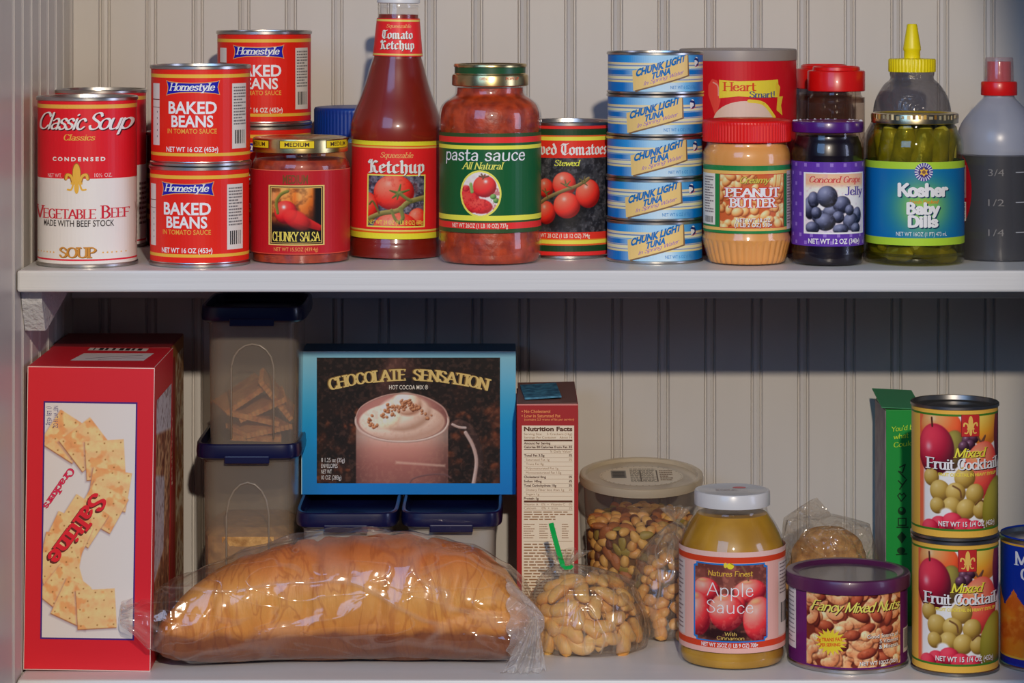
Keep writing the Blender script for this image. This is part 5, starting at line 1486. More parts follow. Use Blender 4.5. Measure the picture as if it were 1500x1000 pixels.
def bag_fn(u, v):
    x = np.interp(v, np.linspace(0, 1, len(gx)), gx)
    zt = ZC-(np.interp(x, gx, gt)+20)*kb_; zb = max(0.0003, ZC-(np.interp(x, gx, gb)+20)*kb_); d = np.interp(x, gx, gd)
    zc = zb+(zt-zb)*.42; an = u*2*PI; c, s = math.cos(an), math.sin(an)
    q = (abs(c)**2.4+abs(s)**2.4)**(-1/2.4)
    endl = math.exp(-((x-195)/45)**2); endr = math.exp(-((x-798)/40)**2)
    w_ = .0012*math.sin(an*9+x*.02)+.0009*math.sin(x*.11+an*4) + .0016*math.sin(x*.021+3*an)*(1 if s > -.2 else 0)
    w_ += endl*.0025*math.sin(an*13)+endr*.0035*math.sin(an*15)
    w_ = max(w_, -.0012)
    yc2 = yc_of(x) - .045*min(1, max(0, (262-x)/62.))**1.2
    return ((x-750)*kb_, yc2+(d+w_)*c*q, max(.0002, zc+((zt-zc+w_)*s*q if s > 0 else (zc-zb)*s*q)))
bg_ = link('plastic_bag', grid_fn(bag_fn, 110, 150, True), BAGM, smooth=True)
tag(bg_, 'clear plastic bag wrapped around the long loaf of bread', 'bag')
# gathered end and loose tail of the bag at the right front
def tail_fn(u, v):
    t = (u-.5)*2; y = Yb_ - .036 - .022*v - .006*math.sin(u*PI)
    x = (783-750)*kb_ + t*(.003+.016*v) - .010*v
    z = max(.0008, .042*(1-v)**1.2 + .003*math.sin(u*23+v*5)*(v+.2))
    return (x, y + .0025*math.sin(u*31+v*4), z)
tl = link('bag_tail', grid_fn(tail_fn, 40, 30), film('bag_gather_film', (.97, .96, .95), C(215, 210, 205), .34, rough=.12, bump=(60, .6), ior=1.6), bg_, smooth=True)
def gath_fn(u, v):
    an = u*2*PI; r_ = .004+.030*v**1.3+.0022*math.sin(an*11)*v
    return ((797-750)*kb_ - .030*v**1.6 + .002*math.sin(an*11+2)*v, Yb_-.026+r_*math.cos(an)*.8, max(.001, .034+r_*math.sin(an)))
link('gathered_end', grid_fn(gath_fn, 90, 16, True), film('bag_gather_film'), bg_, smooth=True)

# ---- cashews in a tied bag
def nut_fn(L, r0, bend, lump=0.1):
    def f(u, v):
        t = v*2-1; an = u*2*PI; rr = r0*math.sqrt(max(0, 1-abs(t)**2.4))*(1.08-.22*t)*(1+lump*.3*math.sin(an*2+t*3))
        ph = t*bend; R_ = L/(2*bend)
        cx_, cz = R_*math.sin(ph), R_*(math.cos(ph)-1)
        return (cx_+rr*math.cos(an)*math.sin(ph), rr*math.sin(an)*.8, cz+rr*math.cos(an)*math.cos(ph)+R_*.25)
    return f
cash = [grid_fn(nut_fn(.0255, .0056, b_), 12, 14, True) for b_ in (1.0, 1.25, .8)]
CSM = mat('cashew_nut', C(226, 172, 98), .42, noise=(60, C(206, 142, 66), 2), bump=(120, .25))
PNM = mat('peanut_nut', C(224, 164, 92), .42, noise=(90, C(196, 128, 56), 2), bump=(150, .25))
def dome_points(a_, b_, c_, n, dmin, seed, front=True):
    r = random.Random(seed); out = []; tries = 0
    while len(out) < n and tries < 20000:
        tries += 1
        th = r.uniform(-PI, 0.25) if front else r.uniform(-PI, PI); u = r.random()
        ph = math.acos(u)
        e = 2.6
        def sp(v): return math.copysign(abs(v)**(2/e), v)
        x = a_*math.sin(ph)**.8*math.cos(th); y = b_*math.sin(ph)**.8*math.sin(th); z = c_*math.cos(ph)**.9
        if all((x-o[0])**2+(y-o[1])**2+(z-o[2])**2 > dmin*dmin for o in out): out.append((x, y, z))
    return out
def scatter(name, meshes, m, pts, X, Yc2, z0, label, cat, group, seed, scl=(0.9, 1.1), cz=.0):
    r = random.Random(seed)
    for (x, y, z) in pts:
        me = r.choice(meshes)
        o = link(name, me, None if me.materials else m, smooth=None)
        n = Vector((x, y, z+.004)).normalized()
        qd = n.to_track_quat('Y', 'Z') @ Matrix.Rotation(r.uniform(0, 2*PI), 3, 'Y').to_quaternion()
        o.rotation_mode = 'QUATERNION'; o.rotation_quaternion = qd
        o.location = (X+x, Yc2+y, z0+z); s_ = r.uniform(*scl); o.scale = (s_, s_, s_)
        tag(o, label, cat, group)
for me in cash: me.polygons.foreach_set('use_smooth', np.ones(len(me.polygons), dtype=bool))
Yk = 2.425; kk = Yk/F; Xk = (858-750)*kk
pts = dome_points(.0420, .0350, .051, 75, .0122, 5) 
scatter('cashew_nut', cash, CSM, pts, Xk, Yk, .0085, 'cashew nut heaped inside the tied bag with the green twist tie', 'nut', 'cashews in the tied bag', 6)
pts = dome_points(.032, .028, .040, 32, .0125, 8)
scatter('cashew_nut', cash, CSM, pts, Xk, Yk, .0085, 'cashew nut heaped inside the tied bag with the green twist tie', 'nut', 'cashews in the tied bag', 9)
NUTBAG = film('nut_bag_film', (.96, .95, .93), C(196, 182, 162), .15, rough=.10, bump=(14, .3, (2.5, 2.5, .45)), ior=1.6, crease=.28)
def tied_bag(X, Yc2, a_, b_, hd, nx, ny, nz, seed, frill=.010):
    def f(u, v):
        an = u*2*PI; c, s = math.cos(an), math.sin(an)
        if v < .62:
            t = v/.62; r_ = (1-(1-min(1, t*8))**2)**.5 if t < .31 else 1-.25*((t-.31)/.69)**2
            z = hd*.75*t**1.1; ox = oy = 0
            R1 = .90*(.80+.20*min(1, t*4))+.1
            x, y = a_*r_*c*1.0, b_*r_*s
            x *= (.95+.05*min(1, t*3)); y *= (.95+.05*min(1, t*3))
        elif v < .88:
            t = (v-.62)/.26; r_ = .75*(1-t)**.85+.055
            z = hd*.75+(nz-hd*.75)*t**.85; w_ = t**1.3
            x, y = a_*r_*c+nx*w_, b_*r_*s+ny*w_
            pl_ = (1+.16*math.sin(an*12+seed)*t+.08*math.sin(an*7+seed)*t); x = nx*w_+(x-nx*w_)*pl_; y = ny*w_+(y-ny*w_)*pl_
        else:
            t = (v-.88)/.12; r_ = .055+.24*t
            z = nz+frill*t; x, y = nx+a_*r_*c*(1+.4*math.sin(an*6)), ny+b_*r_*s*(1+.4*math.sin(an*6))
        w_ = .0012*math.sin(an*5+v*9+seed)+.0008*math.sin(an*11-v*14)
        return (X+x*(1+w_*12), Yc2+y*(1+w_*12), max(.0003, z))
    return grid_fn(f, 96, 60, True)
zn = ZC-(828+20)*2.405/F
b_ = link('plastic_bag', tied_bag(Xk, Yk, .054, .0475, .072, (829-858)*kk, -.012, zn, 1.0), NUTBAG, smooth=True)
tag(b_, 'clear plastic bag of cashews closed with a green twist tie', 'bag')
Yt = 2.407; kt = Yt/F
tz = lambda x, y, dy=0: ((x-750)*kt, Yt+dy, ZC-(y+20)*kt)
path = [tz(807, 764, -.006), tz(811, 780, -.005), tz(817, 802, -.005), tz(824, 825, -.005)]
GT = mat('green_twist_tie', C(0, 150, 62), .35)
def ribbon(path, w_, th=.0008):
    V = []; Fs = []
    for i, p_ in enumerate(path):
        p_ = Vector(p_); d = (Vector(path[min(i+1, len(path)-1)])-Vector(path[max(i-1, 0)])).normalized(); n = d.cross(Vector((0, 1, 0))).normalized()
        for sx_, sy_ in ((-1, -1), (1, -1), (1, 1), (-1, 1)): V.append(p_+n*w_/2*sx_+Vector((0, th/2*sy_, 0)))
    for i in range(len(path)-1):
        for j in range(4): Fs.append((4*i+j, 4*i+(j+1) % 4, 4*i+4+(j+1) % 4, 4*i+4+j))
    Fs += [(3, 2, 1, 0), tuple(4*(len(path)-1)+j for j in range(4))]
    return mesh(V, Fs)
tw = link('twist_tie', ribbon(path, .0042), GT, b_)
link('tie_wrap', ribbon([tz(822, 824, -.006), tz(828, 829, -.007), tz(836, 828.5, -.006), tz(838, 826, -.004)], .0032), GT, tw)

# ---- bag of peanuts behind the apple sauce
Yp = 2.470; kp_ = Yp/F; Xp = (981-750)*kp_
pean = [grid_fn(nut_fn(.013, .0052, .25), 12, 12, True), grid_fn(nut_fn(.015, .0048, .5), 12, 12, True)]
for me in pean: me.polygons.foreach_set('use_smooth', np.ones(len(me.polygons), dtype=bool))
pts = dome_points(.0285, .0245, .062, 60, .009, 15)
scatter('peanut', pean, PNM, pts, Xp, Yp, .0055, 'peanut heaped in the clear bag behind the apple sauce jar', 'nut', 'peanuts in the bag behind the apple sauce', 3)
b_ = link('plastic_bag', tied_bag(Xp, Yp, .0375, .033, .085, .006, 0, .098, 2.2, .012), NUTBAG, smooth=True)
tag(b_, 'clear plastic bag of peanuts half hidden by the apple sauce jar', 'bag')

# ---- deli tub of trail mix
q = Pl(939, 182, 0, Y=2.548); tilt = .105
Hd = .124
dt = thing('deli_container', 'round clear tub of nut mix with a translucent lid bearing an oval sticker', 'container', (q.X, q.Y+.006, .0045))
dt.rotation_euler = (tilt, 0, 0)
R_ = q.R
link('tub_body', lathe([(0, .0004), (R_*.82, .0004), (R_*.845, .003), (R_*.93, Hd-.008), (R_*.955, Hd-.007), (R_*.955, Hd-.002)], 80), film('clear_tub_plastic', (.93, .92, .90), C(160, 150, 150), .12, rough=.12), dt, smooth=.6)
LIDM = film('milky_lid_plastic', (.88, .84, .78), C(208, 194, 166), .72, rough=.3)
ld_ = link('tub_lid', lathe([(R_*.95, Hd-.008), (R_*.99, Hd-.0075), (R_, Hd-.004), (R_*.985, Hd-.0005), (R_*.96, Hd), (R_*.90, Hd-.0005), (R_*.87, Hd-.003), (0, Hd-.003)], 96), LIDM, dt, smooth=.6)
a = Art(); a.ell(0, 0, 61, 52, C(200, 185, 160), 0, n=48)
for i in range(40):
    an = i*2*PI/40; a.ell(61*math.cos(an)*.96, 52*math.sin(an)*.96, 1.2, 1.2, C(150, 135, 110), 1, n=6)
a.rect(-44, -28, -22, 12, C(120, 112, 100), 1); a.barcode(-44, -28, -22, 12, 3, True, 2, False)
a.smallprint(-16, -38, 22, 34, C(110, 98, 78), 12, 4, 1); a.smallprint(27, -30, 46, 28, C(120, 90, 60), 6, 6, 1)
a.rect(-2, -30, 0, 30, C(90, 75, 60), 2); a.rect(22, -30, 24, 30, C(90, 75, 60), 2)
a.build('lid_sticker', flat(0, 0, q.k, Hd-.0028, 0, (1, 0, 0), (0, 1, 0), (0, 0, 1)), dt, CARD, 0)
mixk = [('peanut', pean[0], PNM, .75, 'peanut'), ('cashew_piece', None, mat('pale_cashew_piece', C(214, 164, 84), .5), .6, 'nut'),
        ('pumpkin_seed', None, mat('green_pumpkin_seed', C(150, 128, 48), .5), 1, 'seed'), ('raisin', None, mat('brown_raisin', C(104, 56, 26), .5, bump=(300, .8)), 1, 'raisin'), ('almond', None, mat('brown_almond', C(164, 96, 44), .55, bump=(250, .5)), 1, 'nut')]
def egg(L, w_, t_):
    me = grid_fn(lambda u, v: (L*(v*2-1), w_*math.sqrt(max(0, 1-(v*2-1)**2))*(1-.3*(v*2-1))*math.cos(u*2*PI), t_*math.sqrt(max(0, 1-(v*2-1)**2))*math.sin(u*2*PI)), 12, 10, True)
    me.polygons.foreach_set('use_smooth', np.ones(len(me.polygons), dtype=bool)); return me
mm = {'cashew_piece': egg(.0062, .0042, .004), 'pumpkin_seed': egg(.0066, .0038, .0018), 'raisin': egg(.0052, .0038, .0033), 'almond': egg(.0085, .0048, .0032), 'peanut': egg(.0062, .0044, .0042)}
r = random.Random(21); Rm = Matrix.Rotation(tilt, 3, 'X'); placed = []; tries = 0
zfill = .083
while len(placed) < 190 and tries < 30000:
    tries += 1
    if r.random() < .72:
        z = r.uniform(.028, zfill); th = r.uniform(-PI*1.02, .02); rr = R_*(.845+.085*z/Hd)-.0055; n = Vector((math.cos(th), math.sin(th), .1))
    else:
        th = r.uniform(-PI, PI); rr = R_*.8*math.sqrt(r.random()); z = zfill+.004-.006*rr/R_; n = Vector((.1, -.1, 1))
    pos = Vector((rr*math.cos(th), rr*math.sin(th), z))
    if any((pos-o_).length < .0078 for o_ in placed): continue
    placed.append(pos)
    kd = r.choices(['peanut', 'cashew_piece', 'pumpkin_seed', 'raisin', 'almond'], (4.0, 4.0, 1.8, .8, 1.8))[0]
    m_ = {k_[0]: k_[2] for k_ in mixk}[kd]
    o = link(kd, mm[kd], None if mm[kd].materials else m_)
    wpos = Rm @ pos
    o.location = (q.X+wpos.x, q.Y+.006+wpos.y, .0045+wpos.z); o.rotation_mode = 'QUATERNION'
    o.rotation_quaternion = (Rm @ n).normalized().to_track_quat('Z', 'Y') @ Matrix.Rotation(r.uniform(0, 6), 3, 'Z').to_quaternion() @ Matrix.Rotation(r.uniform(-.5, .5), 3, 'X').to_quaternion()
    tag(o, {'peanut': 'peanut among the nut mix in the round lidded tub', 'cashew_piece': 'pale cashew piece among the nut mix in the round lidded tub', 'pumpkin_seed': 'green pumpkin seed in the nut mix of the round tub', 'raisin': 'dark raisin in the nut mix of the round tub', 'almond': 'brown almond in the nut mix of the round tub'}[kd], {'raisin': 'raisin', 'pumpkin_seed': 'seed'}.get(kd, 'nut'), kd.replace('_', ' ')+'s in the tub')
o = link('nut_mix', lathe([(0, .001), (R_*.74, .001), (R_*.80, zfill-.004), (0, zfill-.002)], 40), mat('nut_mix_mass', C(120, 84, 36), .7, noise=(110, C(80, 48, 20)), bump=(140, 1.0)))
o.location = (q.X, q.Y+.006, .0045); o.rotation_euler = (tilt, 0, 0); tag(o, 'rest of the nut mix filling the round tub', 'nut mix', kind='stuff')

# ---- apple sauce
p = Pl(1072.5, 155, 0, yf=983)
aj = thing('applesauce_jar', 'large glass jar of apple sauce with white lid and pink label', 'jar', p.loc)
APS = mat('apple_sauce', C(176, 132, 34), .4, noise=(30, C(150, 108, 24), 3), coat=.3)
jar(aj, p, rnd([(66, 966), (74, 963), (77.5, 954), (77.7, 948), (77, 930), (77, 806), (77, 797), (74, 786), (69, 775), (62, 762), (54, 750), (51.5, 744), (51.5, 736)], 3), 'as', 750, APS)
WPL = mat('white_enamel_lid', (.66, .65, .64), .3, coat=.2)
lid_lathe(aj, p, [(53, 738), (55.5, 737), (55.5, 719), (54, 716.6), (51, 716), (48, 716.4), (44, 717.8), (1, 717.8)], WPL)
a = Art(); a.smallprint(-24, -10, 24, 10, C(170, 160, 160), 5, 3, 0, .4); a.ell(12, -22, 10, 7, C(205, 110, 110), 0)
a.build('lid_print', flat(0, 0, p.k, p.za(717.8)+.0002, 0, (1, 0, 0), (0, 1, 0), (0, 0, 1)), aj, CARD, 0)
a = Art(); PK_ = C(218, 164, 152); RO = C(196, 58, 26)
bands(a, p, [(809, 957, PK_)]); bands(a, p, [(809, 816.5, C(222, 176, 165)), (816.5, 825, RO), (940.5, 949.5, RO)], 1)
e = p.U
def notched(x0, y0, x1, y1, n): return [(x0+n, y0), (x1-n, y0), (x1-n, y0+n*.6), (x1, y0+n), (x1, y1-n), (x1-n, y1-n*.6), (x1-n, y1), (x0+n, y1), (x0+n, y1-n*.6), (x0, y1-n), (x0, y0+n), (x0+n, y0+n*.6)]
a.tess(notched(e(1013.5), 826, e(1118.5), 941, 5), C(20, 112, 188), 2)
P = Pic(e(1015.5), 828, e(1116.5), 939, (120, 66, 55), 1.3); x_0, x_1 = e(1015.5), e(1116.5)
P.mask = ~(((P.X-x_0 < 4) | (x_1-P.X < 4)) & ((P.Y-828 < 4) | (939-P.Y < 4)))
P.grad([(0, (120, 62, 52)), (.3, (135, 76, 62)), (.75, (60, 22, 22)), (1, (130, 76, 60))]); P.noise(14, (88, 42, 38), .6, 3, .45, .65)
P.ball(1055, 930, 40, 10, (30, 10, 12), (26, 8, 10), (20, 6, 8), 0, 8, a=.8)
for (x, y, rx, ry) in ((1027, 866, 22, 18), (1094, 866, 25, 17), (1014, 902, 22, 32), (1072, 885, 14, 14), (1058, 897, 26, 27), (1107, 908, 25, 33)):
    P.ball(x, y, rx, ry, (248, 160, 140), (220, 52, 56), (118, 12, 28), 0, 1.3, spec=.2, sp=(-.2, -.35))
    P.ball(x-rx*.2, y-ry*.78, rx*.35, ry*.13, (235, 180, 110), (225, 140, 90), (190, 90, 60), 0, 4, a=.7)
P.noise(5, (240, 150, 120), .22, 12, .55, .7)
P.stroke([(1080, 828), (1087, 840), (1090, 850)], 1.4, (150, 110, 70), (80, 50, 35))
a.pic(P, 3)
a.ell(1064, 829, 5, 4.5, C(238, 200, 40), 4); a.ell(1057, 828, 2.5, 4, C(210, 190, 60), 4); a.line([(1064, 825), (1070, 828)], 1.2, C(120, 110, 40), 5)
T(a, p, 'Natures Finest', 1033, 1096, 844, 7.5, C(228, 172, 60), 5, font='hand', grow=1)
T(a, p, 'Apple', 1032, 1097, 873.5, 19, C(238, 225, 218), 5, font='thin', track=8)
T(a, p, 'Sauce', 1031, 1097, 898, 18, C(238, 225, 218), 5, font='thin', track=8)
T(a, p, 'With', 1056, 1073, 931, 5, C(228, 180, 90), 5, font='hand'); T(a, p, 'Cinnamon', 1045, 1084, 937, 5, C(228, 180, 90), 5, font='hand')
T(a, p, 'NET WT 25OZ (1 LB 9 OZ) 708g', 1024, 1104, 948.3, 5.6, C(245, 225, 215), 3, bold=.02)
a.rect(e(1135.5), 829, p.cx+118, 938, C(205, 190, 184), 2); a.smallprint(e(1137.5), 832, p.cx+114, 880, C(120, 100, 100), 9, 3, 3, .35); a.barcode(e(1138), 888, p.cx+114, 926, 6, False, 3, False)
a.rect(p.cx-118, 828, e(1002), 938, C(200, 188, 182), 2); a.smallprint(p.cx-115, 832, e(1000), 934, C(120, 100, 100), 16, 5, 3, .3)
a.build('label', p.wrap(lambda z: 77.3*p.k, .0003), aj)

# ---- mixed nuts
p = Pl(1242, 177, 0, yf=988)
nc = thing('nut_can', 'wide purple can of fancy mixed nuts with a purple rimmed clear lid', 'can', p.loc)
Hn = p.za(838)
link('tin_body', lathe([(0, .001), (p.R-.006, .001), (p.R-.0016, 0), (p.R, .0008), (p.R, .003), (p.R-.0012, .004), (p.R-.0012, Hn-.002), (0, Hn-.002)], 96), TIN, nc, smooth=.7)
NP = mat('plum_lid_plastic', C(74, 24, 66), .35, coat=.2)
lk = p.k
link('lid_rim', lathe([(p.R-.001, Hn-.009), (p.R+.0012, Hn-.0085), (p.R+.0014, Hn+.0005), (p.R+.0006, Hn+.002), (p.R-.001, Hn+.0026), (p.R-.0045, Hn+.0022), (p.R-.0075, Hn-.0005), (p.R-.0095, Hn-.001), (p.R-.0095, Hn-.0018)], 120), NP, nc, smooth=.6)
link('lid_window', lathe([(p.R-.0094, Hn-.001), (0, Hn-.001)], 96), film('lid_window_plastic', (.75, .72, .74), C(120, 112, 118), .5, rough=.12), nc, smooth=True)
a = Art(); PP = C(88, 18, 88)
bands(a, p, [(852, 982, PP)]); e = p.U
P = Pic(e(1174.5), 852, e(1313), 978.5, (110, 40, 25), 1.2); r = random.Random(12)
for i in range(150):
    x, y = r.uniform(1155, 1330), r.uniform(846, 985); kd = r.random(); an = r.uniform(0, 6.28)
    if kd < .45:
        L_ = r.uniform(9, 14); w2_ = r.uniform(5, 7); bnd = r.choice((-1, 1))*.9
        pts_ = [(x+L_*math.cos(an+t*bnd)-L_*math.cos(an)*.5, y+L_*math.sin(an+t*bnd)-L_*math.sin(an)*.5) for t in (-1, -.5, 0, .5, 1)]
        P.stroke([(u+1, v+1.5) for u, v in pts_], w2_+.6, (90, 35, 18), (60, 20, 12), 2, a=.6); P.stroke(pts_, w2_, (246, 196, 142), (184, 100, 56), 1.2)
    elif kd < .75: P.ball(x, y, r.uniform(12, 16), r.uniform(7, 9), (190, 96, 60), (146, 58, 36), (70, 20, 14), an, 1.2, spec=.12)
    else: P.ball(x, y, r.uniform(8, 12), r.uniform(6, 8), (250, 215, 170), (225, 160, 105), (140, 75, 42), an, 1.2)
P.noise(4, (90, 30, 18), .22, 6, .55, .7)
a.pic(P, 1)
T(a, p, 'Fancy Mixed Nuts', 1180, 1309, 897, 14, C(226, 206, 92), 3, proj=True, font='scriptb', track=1, sh=(C(60, 25, 15), (1.3, 1.4)))
st = []
for i in range(36):
    an = i*PI/18; rr = 25 if i % 2 == 0 else 16
    st.append((1206+rr*math.cos(an)*1.02, 942+rr*math.sin(an)*.82))
for i in range(36): a.poly([(1206, 942), st[i], st[(i+1) % 36]], C(240, 190, 45), 3)
T(a, p, '0g TRANS FAT', 1189, 1224, 943, 5, C(205, 70, 30), 4, bold=.03, slope=.1); T(a, p, 'PER SERVING', 1193, 1221, 950, 4.4, C(205, 70, 30), 4, bold=.03, slope=.1)
for t_, x0, y in (('Good Source of', 1260, 936), ('5 Vitamins', 1279, 944), ('& Minerals', 1278, 952)): T(a, p, t_, x0, 1308.5, y, 5.6, C(235, 215, 200), 3, bold=.01, sh=(C(70, 25, 20), (.8, .8)))
T(a, p, 'NET WT 10OZ (283g)', 1249, 1308, 975, 5.4, C(235, 210, 200), 3, bold=.02, sh=(C(70, 25, 20), (.6, .6)))
a.rect(p.cx-135, 855, e(1161), 962, C(206, 200, 196), 1); a.smallprint(p.cx-132, 860, e(1159.5), 958, C(120, 110, 115), 15, 4, 2, .3)
a.barcode(e(1318.5), 930, p.cx+122, 966, 9)
a.build('label', p.wrap(off=-.0010), nc)

# ---- fruit cocktail cans
pf = Pl(1398.5, 129, 0, yf=992)
HF = 195*pf.k
p = Pl(1398.5, 129, 0, Y=pf.Y); p.zs = HF
fc = thing('fruit_can', 'upper of the two stacked fruit cocktail cans', 'can', (p.X, p.Y, HF), 'fruit cocktail cans')
can_parts(fc, p.R, HF, .0035, DARKTIN)
zz = lambda y: y
a = Art(); TN = C(236, 166, 66); GN = C(58, 112, 32)
bands(a, p, [(596, 789, TN)]); e = p.U
bands(a, p, [(607.3, 610.3, GN), (775.5, 778.5, GN)], 2)
P = Pic(e(1342), 610, e(1464), 775.7, (222, 214, 212), 1.25)
x0, x1 = e(1342), e(1464)
P.quad([(x0-2, 600), (x0+9, 600), (x0+9, 790), (x0-2, 790)], (226, 84, 48), 5, .9)
P.ball(1366, 628, 34, 30, (250, 160, 100), (236, 100, 48), (190, 60, 25), 0, 1.5, spec=.3)
P.ball(1440, 620, 40, 34, (245, 190, 90), (226, 150, 44), (180, 100, 30), 0, 1.5); 
P.ball(1474, 640, 14, 40, (120, 40, 50), (90, 25, 40), (50, 10, 25), 0, 2)
P.ball(1385, 660, 18, 30, (150, 140, 60), (110, 95, 40), (70, 50, 25), .2, 1.5)
P.ball(1358, 660, 30, 38, (214, 60, 80), (152, 22, 48), (72, 8, 26), 0, 1.5, spec=.5, sp=(-.35, -.1))
P.stroke([(1353, 614), (1354, 626)], 1.6, (90, 50, 30), (50, 25, 18))
for x, y in ((1407, 645), (1418, 642), (1412, 652), (1402, 654)): P.ball(x, y, 8, 8, (110, 70, 95), (58, 28, 44), (28, 10, 22), 0, 1.2, spec=.4)
P.stroke([(1424, 640), (1430, 648), (1438, 640), (1430, 655)], 1.6, (120, 80, 60), (70, 40, 30))
P.ball(1436, 690, 34, 42, (244, 130, 100), (222, 76, 62), (160, 34, 44), 0, 1.5); P.ball(1424, 670, 14, 10, (250, 200, 120), (240, 150, 90), (220, 100, 70), 0, 5, a=.6)
for x, y, rr in ((1352, 701, 13), (1404, 700, 16), (1366, 720, 16), (1390, 722, 15), (1420, 724, 15), (1384, 742, 14), (1406, 746, 15), (1430, 748, 14), (1362, 742, 12), (1446, 736, 12)):
    P.ball(x, y, rr, rr, (198, 172, 100), (164, 132, 56), (112, 82, 32), 0, 1.2, spec=.15)
for pts_ in (((1386, 712), (1396, 718), (1398, 728)), ((1420, 740), (1430, 734), (1442, 742))): P.stroke(pts_, 1.3, (120, 80, 40), (80, 50, 25))
P.ball(1376, 752, 9, 7, (230, 225, 222), (225, 220, 218), (210, 205, 200), 0, 3)
P.ball(1466, 748, 33, 46, (160, 150, 56), (124, 114, 30), (70, 62, 18), .15, 1.5)
for x, y in ((1366, 770), (1385, 764), (1402, 772), (1420, 776), (1350, 776)):
    P.ball(x, y, 15, 13, (222, 70, 90), (184, 28, 56), (110, 10, 34), 0, 1.3)
P.noise(4, (235, 110, 130), .25, 31, .58, .7) if False else None
a.pic(P, 1)
a.rect(1398, 607.5, 1427, 640, C(110, 20, 24), 3); a.rect(1398.8, 608, 1426.2, 639.4, C(178, 40, 40), 4)
fleur(a, 1412.5, 609.5, 638.5, C(232, 172, 84), 5)
T(a, p, 'Mixed', 1388, 1434, 670, 13, C(232, 205, 62), 6, proj=True, font='serifbi', sh=(C(90, 40, 20), (1, 1)))
T(a, p, 'Fruit Cocktail', 1351, 1455, 688, 15.5, C(232, 226, 220), 6, proj=True, font='serifb', grow=1, sh=(C(60, 15, 20), (1.3, 1.3)))
T(a, p, 'FRUIT COCKTAIL IN HEAVY SYRUP', 1366, 1454, 698, 4.4, C(226, 196, 70), 6, proj=True, bold=.03)
T(a, p, 'NET WT 15 1/4 OZ (432g)', 1366, 1451, 771.5, 7, C(238, 228, 222), 6, bold=.02, sh=(C(120, 20, 40), (.8, .8)))
a.smallprint(p.cx+92, 640, p.cx+150, 750, C(110, 70, 40), 12, 4, 1)
a.build('label', p.wrap(off=-.0010), fc)
dup(fc, (pf.X+.0003, pf.Y, 0), (0, 0, -.08), 'lower of the two stacked fruit cocktail cans, standing on the shelf')

# ---- mandarin oranges
p = Pl(1533, 137, 0, yf=988)
mo = thing('orange_can', 'blue and orange can of mandarin oranges cut off by the right picture edge', 'can', p.loc)
can_parts(mo, p.R, p.za(782))
a = Art(); bands(a, p, [(793, 985, C(12, 44, 142))])
bands(a, p, [(802, 805, C(238, 160, 50)), (797, 798, C(80, 30, 120))], 1)
P = Pic(p.cx-PI*p.rp, 868, p.cx+PI*p.rp, 968, (214, 120, 28), .5); P.noise(26, (196, 84, 20), .8, 3, .45, .65); P.noise(8, (235, 160, 70), .35, 6, .5, .7)
xz = (P.X-p.cx) % 44; P.mask = P.Y > 868+np.abs(xz-22)*1.15
a.pic(P, 1)
bands(a, p, [(968, 971, C(238, 160, 50)), (971, 979, C(25, 30, 130))], 2)
a.text('MANDARIN', p.U(1479), 1612, 832, 19, C(225, 220, 215), 3, font='serifb'); a.text('ORANGES', p.U(1486), 1600, 853, 17, C(225, 220, 215), 3, font='serifb')
a.text('NET WT 11 OZ (312g)', p.U(1492), 1580, 963, 6, C(235, 215, 190), 3)
a.build('label', p.wrap(off=-.0010), mo)

# ---- green box
Yg = 2.505; kg = Yg/F; dg = .072
o = thing('carton_box', 'tall green box with black icons, open flap, behind the fruit cocktail cans', 'box', ((1326-750)*kg, Yg+dg/2, 0))
wg, hg = 56*kg, ZC-(600+20)*kg
GRN = mat('green_carton', C(0, 132, 48), .4)
link('carton', boxm(-wg/2, wg/2, -dg/2, dg/2, 0, hg, .0005), [GRN], o)
link('side_panel', boxm(-wg/2-.0006, -wg/2, -dg/2+.0004, dg/2, .0005, hg-.001), mat('grey_paper_board', C(140, 128, 124), .6, noise=(60, C(120, 105, 108))), o)
l_ = link('top_flap', boxm(-wg/2-.004, wg/2-.002, 0, dg*.95, 0, .0008), mat('faded_green_card', C(60, 130, 88), .5), o, loc=(0, -dg/2+.001, hg+.0006)); l_.rotation_euler = (.10, .05, 0)
a = Art(); YG = C(190, 215, 40); BK = C(10, 52, 20)
for t_, x0, x1, y in (("You'd be", 1306, 1342, 632), ('what it', 1309, 1340, 643), ('Could', 1309, 1338, 655)): a.text(t_, x0, x1, y, 7, YG, 1, font='hand', slope=.12)
a.line([(1318, 684), (1326, 680), (1322, 692), (1316, 690), (1326, 700)], 2, BK, 1); a.line([(1316, 704), (1322, 710), (1328, 702), (1318, 716)], 2, BK, 1)
a.line([(1320, 734), (1315, 726), (1318, 722), (1321, 725), (1324, 722), (1327, 726), (1320, 734)], 1.8, BK, 1)
a.ell(1321, 748, 6, 6, BK, 1); a.ell(1320, 746, 2.5, 2.5, C(0, 125, 46), 2)
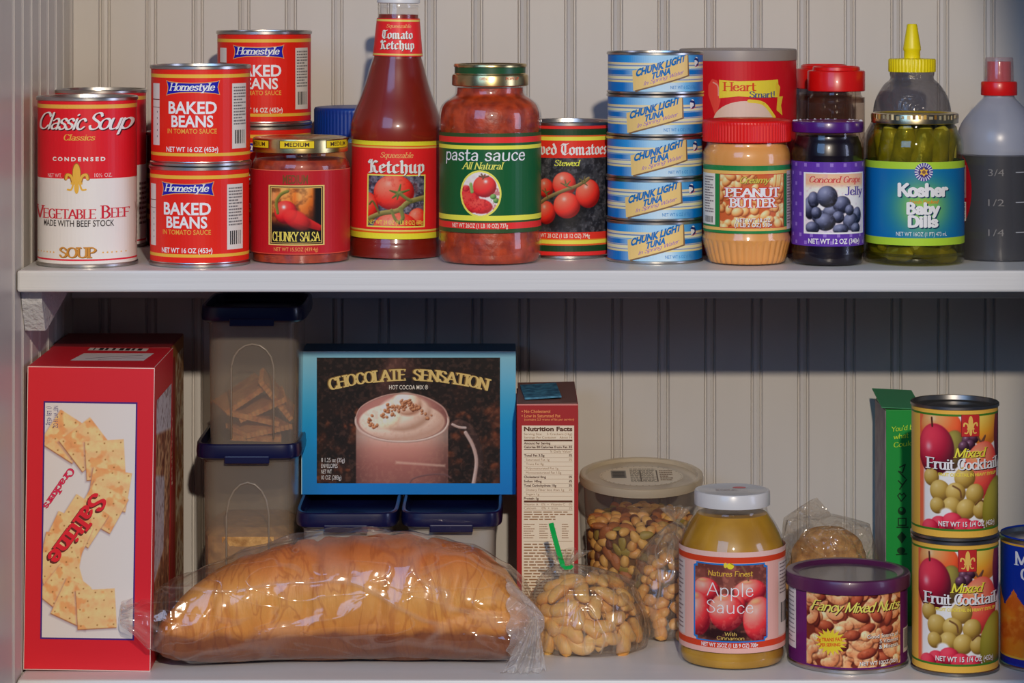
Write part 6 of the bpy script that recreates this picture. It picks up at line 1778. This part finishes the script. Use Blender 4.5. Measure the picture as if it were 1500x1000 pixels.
a.frame(1315, 758, 1328, 770, 1.8, BK, 1); a.line([(1314, 772), (1330, 772)], 2, BK, 1)
a.tess([(1321, 778), (1328, 786), (1321, 796), (1314, 786)], BK, 1)
a.ell(1320, 806, 6, 5, BK, 1); a.line([(1313, 812), (1328, 811)], 2, BK, 1)
a.build('front_print', flat(1326, 600, kg, hg, -dg/2-.0001), o, CARD, 0)

# ---- bag of tan meal behind the mixed nuts
Yq = 2.515; kq = Yq/F; Xq = (1217-750)*kq
zt_ = ZC-(772+20)*kq
def heap_fn(u, v):
    an = u*2*PI; r_ = math.sin(min(1, v*1.25)*PI/2)
    if v < .25: z = .0006; r_ = v*4*.92
    else:
        t = (v-.25)/.75; r_ = max(0, math.cos(t*PI/2))**.7; z = zt_*max(0, math.sin(t*PI/2))**.9+.0006
    lump = 1+.05*math.sin(an*6+z*200)+.04*math.sin(an*11-z*130)
    return (Xq-.002+.040*r_*lump*math.cos(an), Yq+.032*r_*lump*math.sin(an), z)
o = link('nut_meal', grid_fn(heap_fn, 60, 40, True), mat('tan_nut_meal', C(198, 150, 84), .7, noise=(130, C(150, 100, 46), 4), bump=(170, 1.0)), smooth=True)
tag(o, 'tan crumbly food heaped in the clear bag behind the mixed nuts', 'food', kind='stuff')
def meal_bag(u, v):
    an = u*2*PI; c, s = math.cos(an), math.sin(an)
    if v < .7: t = v/.7; r_ = 1-.22*t**3; z = (zt_+.002)*t
    else: t = (v-.7)/.3; r_ = .78*max(0, 1-t)**.8; z = zt_+.002+.010*t
    x = .0445*r_*c*(1+.04*math.sin(an*7+v*8)); y = .037*r_*s*(1+.04*math.sin(an*5-v*6))
    horn = math.exp(-((an-PI)/.35)**2)*max(0, (v-.45)/.55)
    return (Xq+x-.012*horn, Yq+y, max(.0004, z+.014*horn))
o = link('plastic_bag', grid_fn(meal_bag, 90, 44, True), film('meal_bag_film', (.95, .94, .92), C(180, 165, 145), .16, rough=.12, bump=(34, .7), ior=1.6), smooth=True)
tag(o, 'crumpled clear bag of tan food behind the mixed nuts can', 'bag')
